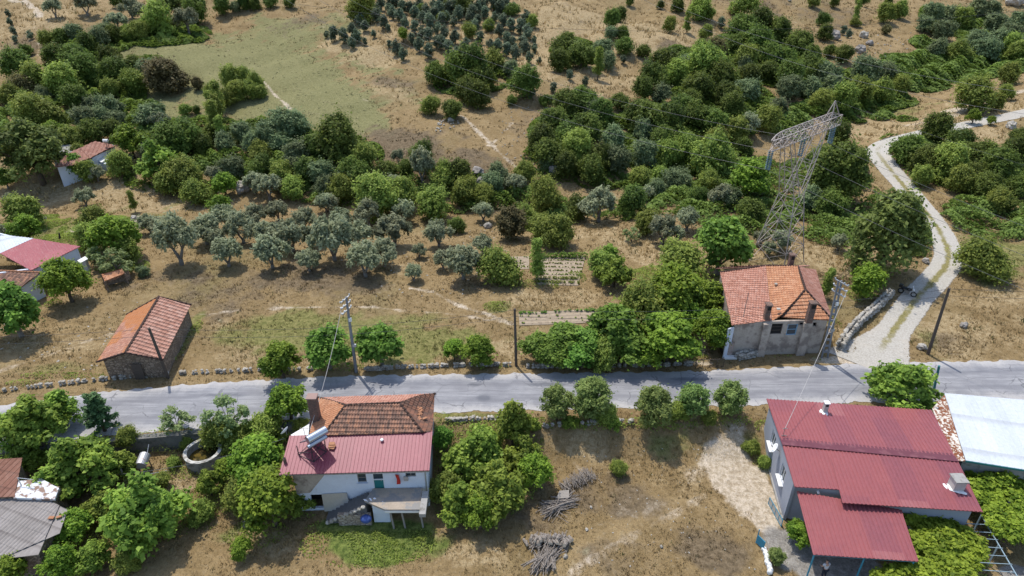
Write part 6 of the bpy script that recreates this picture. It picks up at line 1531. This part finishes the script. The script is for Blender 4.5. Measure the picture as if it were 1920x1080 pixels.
# ------------------------------------------------------------------ motorcycle under the big pine
def motorcycle():
    g = gp(1699,553); R = thing('motorcycle', g, 'black motorcycle parked in the shade under the huge rounded pine', 'motorcycle'); d = V(.75,-.66,0).normalized(); n = V(-d.y,d.x,0); mt = plain('black_paint', (.02,.02,.022), .3, .2, 4, .6)
    def P(u, w_, z): return g+d*u+n*w_+V(0,0,z)
    for u in (-.68,.72):
        m = MB(); k = 22
        for i in range(k):
            a, b = 2*PI*i/k, 2*PI*(i+1)/k; m.tube(P(u+.28*math.cos(a),0,.34+.28*math.sin(a)), P(u+.28*math.cos(b),0,.34+.28*math.sin(b)), .065, .065, 7)
        w0 = m.build('wheel', M_BLACK, R); m = MB()
        for i in range(6): a = PI*i/6; m.bar(P(u-.26*math.cos(a),0,.34-.26*math.sin(a)), P(u+.26*math.cos(a),0,.34+.26*math.sin(a)), .025)
        m.tube(P(u,-.08,.34), P(u,.08,.34), .06, .06, 10); m.build('rim', M_GALV, w0)
    m = MB(); m.sphere(P(.15,0,.82), .3, sc=(1.1,1.0,.62)); m.build('fuel_tank', mt, R, smooth=True)
    m = MB(); m.sphere(P(-.4,0,.82), .3, sc=(1.3,1.1,.4)); m.build('seat', M_BLACK, R, smooth=True)
    m = MB(); m.box(P(0,0,.45), (.5,.3,.4), ax=d); m.tube(P(-.2,.16,.35), P(-.95,.2,.42), .05, .06, 8); m.build('engine', M_STEEL, R)
    m = MB(); m.bar(P(.72,.09,.34), P(.42,.09,1.0), .05); m.bar(P(.72,-.09,.34), P(.42,-.09,1.0), .05); m.build('fork', M_GALV, R)
    m = MB(); m.tube(P(.36,-.4,1.08), P(.42,0,1.02), .02, .02, 6); m.tube(P(.42,0,1.02), P(.36,.4,1.08), .02, .02, 6); m.build('handlebar', M_BLACK, R)
    m = MB(); m.sphere(P(.58,0,.9), .11); m.build('headlight', M_WHITE, R, smooth=True)
    m = MB(); m.poly([P(.55,-.22,1.0),P(.55,.22,1.0),P(.4,.18,1.4),P(.4,-.18,1.4)], .015); m.build('windscreen', plain('pale_windscreen', (.45,.5,.56), .15, .1, 3, .6), R)
    m = MB(); m.box(P(-.8,0,1.0), (.4,.4,.32), ax=d); m.build('top_case', mt, R)
motorcycle()

# ------------------------------------------------------------------ person standing under the porch roof
def skin(name, pts, edges, mat, parent, sub=2):
    L = root_loc(parent); me = bpy.data.meshes.new(name); me.from_pydata([tuple(Vector(p[:3])) for p in pts], edges, []); o = bpy.data.objects.new(name, me); COL.objects.link(o); o.parent = parent
    md = o.modifiers.new('skin', 'SKIN'); sv = me.skin_vertices[0].data
    for i, p in enumerate(pts): sv[i].radius = (p[3], p[4] if len(p) > 4 else p[3]); sv[i].use_root = (i == 0)
    s = o.modifiers.new('sub', 'SUBSURF'); s.levels = s.render_levels = sub; me.materials.append(mat); me.polygons.foreach_set('use_smooth', [True]*len(me.polygons)); md.use_smooth_shade = True; return o
def person():
    g = gp(1543,1082); R = thing('person', g, 'person in pale grey t-shirt and dark trousers standing under the porch roof', 'person'); R.rotation_euler.z = .15
    SK = plain('skin', (.42,.25,.18), .6, .1, 3); SH = plain('pale_grey_shirt', (.50,.52,.56), .9, .12, 6, .1); TR = plain('dark_trousers', (.03,.035,.05), .9, .2, 6, .1)
    body = [(0,0,.95,.15,.12),(0,.02,1.15,.15,.11),(0,.05,1.36,.17,.11),(0,.07,1.48,.07),(0,.1,1.55,.058),(0,.12,1.64,.082,.095),(0,.125,1.73,.075,.09),
            (-.2,.05,1.41,.055),(-.27,.08,1.14,.045),(-.22,.26,.98,.036),(.2,.05,1.41,.055),(.27,.08,1.14,.045),(.22,.27,.99,.036),
            (-.1,0,.86,.1),(-.11,.03,.48,.065),(-.12,-.01,.09,.045),(-.13,.14,.04,.04),(.1,0,.86,.1),(.12,.03,.48,.065),(.13,-.01,.09,.045),(.14,.14,.04,.04)]
    ed = [(0,1),(1,2),(2,3),(3,4),(4,5),(5,6),(2,7),(7,8),(8,9),(2,10),(10,11),(11,12),(0,13),(13,14),(14,15),(15,16),(0,17),(17,18),(18,19),(19,20)]
    for s, k in ((-1,9),(1,12)):   # five fingers and thumb side on each hand
        w_ = body[k]; b = len(body); body.append((w_[0]*.97, w_[1]+.07, w_[2]-.02, .034, .02)); ed.append((k,b))
        for f, (dx, dl) in enumerate(((-.03,.075),(-.01,.09),(.01,.085),(.03,.07))):
            q = body[b]; body.append((q[0]+dx, q[1]+dl*.6, q[2]-.02, .0095)); body.append((q[0]+dx*1.05, q[1]+dl, q[2]-.05, .008)); n = len(body); ed += [(b,n-2),(n-2,n-1)]
        q = body[b]; body.append((q[0]-s*.045, q[1]+.02, q[2]-.02, .011)); body.append((q[0]-s*.06, q[1]+.055, q[2]-.03, .009)); n = len(body); ed += [(b,n-2),(n-2,n-1)]
    skin('body', body, ed, SK, R)
    skin('t_shirt', [(0,0,.93,.175,.145),(0,.02,1.15,.17,.13),(0,.05,1.36,.19,.13),(0,.065,1.45,.1,.09),(-.2,.05,1.41,.075),(-.25,.07,1.22,.065),(.2,.05,1.41,.075),(.25,.07,1.22,.065)], [(0,1),(1,2),(2,3),(2,4),(4,5),(2,6),(6,7)], SH, R)
    skin('trousers', [(0,0,.93,.165,.14),(-.1,0,.86,.115),(-.11,.03,.48,.08),(-.12,-.005,.12,.07),(.1,0,.86,.115),(.12,.03,.48,.08),(.13,-.005,.12,.07)], [(0,1),(1,2),(2,3),(0,4),(4,5),(5,6)], TR, R)
    skin('hair', [(0,.09,1.70,.09,.08),(0,.11,1.76,.085,.09)], [(0,1)], plain('dark_hair', (.04,.03,.025), .8, .2, 9), R)
    m = MB(); m.sphere((g.x,g.y+.215,g.z+1.655), .02, 8, 5, (.8,1.2,1.3)); m.sphere((g.x-.085,g.y+.115,g.z+1.65), .025, 8, 5, (.5,.9,1.4)); m.sphere((g.x+.085,g.y+.115,g.z+1.65), .025, 8, 5, (.5,.9,1.4)); o = m.build('nose_and_ears', SK, R, smooth=True)
    m = MB()
    for s in (-1,1): m.sphere((g.x+s*.035,g.y+.2,g.z+1.685), .012, 8, 5)
    m.build('eyes', M_BLACK, R); m = MB(); m.box((g.x,g.y+.203,g.z+1.605), (.05,.012,.012)); m.build('mouth', plain('lips', (.3,.12,.1), .6), R)
person()
# ------------------------------------------------------------------ undergrowth and grass (nobody could count it)
def inv_mask(x, y):
    """0 where nothing may grow: road, houses, yards, beds"""
    ok = np.ones(x.size, bool)
    ok &= ~((y < road_up(x)+.25) & (y > road_lo(x)-.25))
    tr = np.array(TRK); d = np.full(x.size, 1e9)
    for p in tr[::2]: d = np.minimum(d, np.hypot(x-p[0], y-p[1]))
    ok &= d > 1.9
    for rect in ([(-17.6,38.5),(-6.5,38.8),(-6.9,47.3),(-17,47)],[(-15.5,36.6),(-6.3,36.6),(-6.3,39),(-15.5,39)],[(21,36.4),(34.3,34.6),(36.2,45.4),(22.5,46.8)],[(36,40),(52,36),(54,46),(38,48)],[(21.8,56.6),(32,57),(34.4,67.3),(23.2,67)],[(-40.2,53.4),(-34.2,53.4),(-35.6,63),(-40.9,61)]):
        P = np.array(rect); ins = np.zeros(x.size, bool)
        for i in range(len(P)):
            a, b = P[i], P[i-1]; c = ((a[1] > y) != (b[1] > y)); ins ^= c & (x < (b[0]-a[0])*(y-a[1])/(b[1]-a[1]+1e-12)+a[0])
        ok &= ~ins
    return ok
def scrub(name, label, blobs, mat, h0, size, per, seed, tone0=.5):
    """leaf clumps over low mounds inside ellipses given in photo pixels"""
    rng = np.random.default_rng(seed); X = []; Y = []; H = []
    for px, py, rx, ry, hh in blobs:
        g = gp(px,py); a = rx*depth(g)/FPX; b = (gp(px,py-ry).y-gp(px,py+ry).y)/2; n = int(per*a*b*PI)
        r = np.sqrt(rng.random(n)); t = rng.random(n)*2*PI; X.append(g.x+a*r*np.cos(t)); Y.append(g.y+b*r*np.sin(t)); H.append(hh*np.sqrt(np.clip(1.05-r**3,0,1)))
    x = np.concatenate(X); y = np.concatenate(Y); h = np.concatenate(H)
    m = (np.sin(x*1.1+1)*np.cos(y*.9)+np.sin(x*.47-y*.6)*.9+np.sin(x*2.3+y*1.9)*.5)
    keep = inv_mask(x,y) & (m+rng.normal(0,.35,x.size) > -.75); x, y, h, m = x[keep], y[keep], h[keep], m[keep]
    top = h*np.clip(.3+.36*(m+.8),.12,1.3); z = terrain(x,y)+np.maximum(.06, top*(1-.55*rng.random(x.size)**2)); n = x.size
    nr = np.stack([-np.cos(x*1.1+1)*.5+rng.normal(0,.5,n), np.sin(y*.9)*.5+rng.normal(0,.5,n), np.full(n,.8)],1); nr /= np.linalg.norm(nr,axis=1)[:,None]
    P = np.stack([x,y,z],1); a = rng.normal(0,1,(n,3)); a -= (a*nr).sum(1)[:,None]*nr; a /= np.linalg.norm(a,axis=1)[:,None]; b = np.cross(nr,a)
    far = np.clip(y/100,.6,1.7); s = (size*rng.uniform(.6,1.4,n)*far)[:,None]
    v = np.stack([P-a*s*.7, P+b*s*.5+nr*s*.1, P+a*s*.7, P-b*s*.5+nr*s*.1],1).reshape(-1,3)
    tone = np.clip(tone0+.16*m+rng.normal(0,.2,n),0,1)
    return tag(np_mesh(name, v, np.arange(4*n).reshape(n,4), mat, col={'tone': np.repeat(tone,4)}), label, 'undergrowth', kind='stuff')
BR = [(1000,376,64,15,1.3),(930,382,46,12,1.1),(868,388,40,14,1.1),(1060,402,46,14,1),(1270,388,60,16,1.2),(1340,402,64,22,1.2),(1250,366,60,16,1.2),(1420,420,50,24,1.2),(1530,420,74,26,1.3),(1570,445,60,18,1.1),(1505,400,50,20,1.2),(1440,380,60,20,1.2),
 (1870,412,84,24,1.4),(1910,432,50,20,1.3),(1820,392,50,16,1.2),(1800,420,40,20,1.1),(1900,395,60,16,1.2),(1580,202,66,14,1.5),(1640,186,64,18,1.5),(1700,150,84,20,1.6),(1770,140,64,20,1.6),(1830,138,74,20,1.6),(1895,130,60,24,1.6),(1790,112,54,14,1.5),(1745,92,34,16,1.3),(1745,122,64,16,1.5),(1560,218,66,12,1.3),(1480,222,44,14,1.3),(1520,205,40,12,1.3),(1690,118,40,12,1.3),(1620,200,60,12,1.4),
 (1480,250,40,14,1.1),(1300,335,40,16,1),(1350,345,50,20,1.1),(400,322,64,12,1.2),(370,312,60,14,1.2),(445,338,50,14,1.2),(20,222,34,16,1.2),(22,242,30,14,1.2),(240,236,34,14,1.2),(550,352,44,12,1.1),(604,374,44,12,1),(300,270,40,14,1.1),(120,232,50,12,1.1),(420,300,50,14,1.2),(500,320,40,14,1.1),(260,245,30,12,1.1),(1260,320,40,14,1),(1190,345,40,14,1),(1120,345,40,12,.9),
 (1700,225,14,6,.7),(1560,335,50,20,1.1),(1650,220,26,8,.8),(1870,440,50,14,1.0)]
MD = [(1100,255,112,66,1.6),(1050,300,70,36,1.6),(1250,240,100,46,1.6),(1340,200,80,50,1.6),(1450,110,112,60,1.8),(1510,140,90,40,1.7),(1300,135,66,44,1.6),(1800,310,120,54,1.7),(1870,340,70,40,1.6),(1730,280,50,40,1.5),(610,300,110,50,1.6),(350,255,104,36,1.5),(130,190,130,56,1.6),(150,130,60,30,1.5),(1600,160,120,30,1.6),(1840,60,90,46,1.5),(780,345,100,32,1.4),(900,350,70,24,1.3),(1400,330,84,50,1.5),(1240,300,110,40,1.5),(1560,345,70,60,1.6),(890,150,80,30,1.4),(540,290,80,50,1.5),(300,60,90,24,1.4),(180,80,80,18,1.3),(250,140,60,30,1.3),(60,250,80,40,1.5),(340,330,110,30,1.3),(1080,95,50,24,1.3),(700,370,100,24,1.3),(1120,395,60,20,1.2),(1680,440,60,40,1.3),(1390,180,60,40,1.5),(1180,330,70,30,1.3),(220,215,80,30,1.4),(480,250,60,24,1.4)]
scrub('bramble_undergrowth', 'bright green brambles filling the creek bed and gullies', [(a,b,c,d,e*1.45) for a,b,c,d,e in BR], LEAF['U'], 1, .3, 48, 1, .5)
scrub('scrub_undergrowth', 'dark green scrub filling the thickets between the trees', MD, LEAF['D'], 1, .36, 20, 2, .55)
NR = [(690,1022,130,42,.22),(640,992,70,22,.25),(750,1000,70,24,.25),(420,835,90,14,1.1),(520,830,70,26,1.0),(330,880,60,20,.5),(200,900,60,30,.7),(100,780,120,30,1.0),(480,940,60,40,.6),(250,980,60,40,.5),(1060,792,70,12,.7),(1250,796,90,12,.7),(1360,790,50,12,.6),(1130,800,50,8,.6),(300,845,80,14,.7),(250,835,40,12,.6),(120,830,120,24,1.0),(60,1060,80,20,.8),(160,1010,60,30,.7),(820,810,30,40,1.0),(900,900,110,90,.9),(960,830,60,50,.8),(1100,800,60,8,.5),(1250,800,60,8,.5),(1420,860,12,26,.4),(1435,800,22,12,.3),(900,800,60,8,.5),(560,960,40,20,.5),(480,1000,60,30,.4),(450,850,40,20,.6),
 (1100,680,110,12,.7),(1250,670,80,14,.7),(800,680,20,6,.4),(925,688,34,6,.6),(1450,664,40,6,.5),(1535,668,16,8,.5),(1560,600,14,20,.5),(1620,555,30,14,.6),(1290,560,60,30,.8),(1230,600,60,40,.8),(350,640,14,40,.4),(250,700,60,6,.5),(120,705,80,6,.4),(60,720,50,6,.4),(525,695,40,8,.5),(640,690,50,8,.5),(60,420,60,20,.6),(110,450,60,12,.5),(180,425,60,22,.6),(230,500,50,16,.5),(100,570,14,8,.5),(1870,960,60,60,.5),(1780,1060,80,30,.4),(1010,535,40,8,.6),(1080,520,20,10,.5),(1230,520,60,20,.6),(390,955,60,40,.25),(300,990,60,30,.3),(940,575,36,10,.3),(1300,520,50,20,.6)]
scrub('green_weeds', 'green weeds and grass around gardens and wall feet', NR, LEAF['M'], 1, .17, 70, 3, .6)
def grass(name, label, seed, count, ymax, hk):
    rng = np.random.default_rng(seed); N = len(gv); i = rng.integers(0, N, count); P = gv[i].copy()
    P = P[(P[:,1] > 30)&(P[:,1] < ymax)&(np.abs(P[:,0]) < P[:,1]*.95+20)]; d = P[:,1]; n = len(P)
    P[:,0] += rng.normal(0,1,n)*d*.004; P[:,1] += rng.normal(0,1,n)*d*.006
    ch = channels(P[:,0], P[:,1]); ok = inv_mask(P[:,0],P[:,1]) & (ch['pale']+ch['concrete'] < .3+.2*rng.random(n))
    pat = np.sin(P[:,0]*.6+np.cos(P[:,1]*.4)*2)+np.sin(P[:,1]*.7-P[:,0]*.3)+rng.normal(0,.6,n); ok &= pat > (-.5 if hk == 1 else -1.3)
    P = P[ok]; n = len(P); d = P[:,1]; P[:,2] = terrain(P[:,0],P[:,1]); ch = {k: v[ok] for k, v in ch.items()}
    base = np.array([.285,.205,.10])*np.ones((n,3)); 
    for k, c in (('sage',(.2,.195,.105)),('straw',(.42,.31,.15)),('brown',(.145,.105,.065)),('green',(.2,.195,.065)),('lush',(.13,.19,.035))):
        f = np.clip(ch[k]*1.1,0,1)[:,None]; base = base*(1-f)+np.array(c)*f
    base *= rng.uniform(.75,1.4,n)[:,None]
    base = np.where((rng.random(n) < .06)[:,None], np.array([.12,.13,.05])*rng.uniform(.7,1.3,n)[:,None], base)
    V_ = []; T_ = []; 
    h = hk*(.10+.0018*d)*(1-.7*np.clip(ch['sage'],0,1))*rng.uniform(.5,1.5,n)*(1+1.5*np.clip(ch['straw'],0,1))
    for b in range(4):
        t = rng.random(n)*2*PI; u = np.stack([np.cos(t),np.sin(t),0*t],1); w_ = hk*(.022+.00055*d)*rng.uniform(.7,1.3,n); o = rng.normal(0,1,(n,3))*np.array([1,1,0])*(.04+.0011*d)[:,None]
        lean = rng.normal(0,1,(n,3))*np.array([1,1,0])*(h*.35)[:,None]; p = P+o-np.array([0,0,.02]); top = p+lean; top[:,2] += h*rng.uniform(.7,1.1,n)
        V_.append(np.stack([p-u*w_[:,None], p+u*w_[:,None], top],1)); T_.append(np.repeat((base*rng.uniform(.85,1.15,n)[:,None])[:,None,:],3,1))
    v = np.concatenate(V_).reshape(-1,3); t_ = np.concatenate(T_).reshape(-1,3); m = len(v)//3
    t = NT('dry_grass_blades'); c = t.attr('tint', True); mt = t.out(c, .9, .1, transl=.3)
    tag(np_mesh(name, v, np.arange(3*m).reshape(m,3), mt, col={'tint': t_}, tri=True), label, 'grass', kind='stuff')
grass('dry_grass', 'dry summer grass tufts over the fields', 9, 130000, 300, 1)
grass('grass_stubble', 'short dry stubble on the ground near the road', 10, 260000, 95, .55)
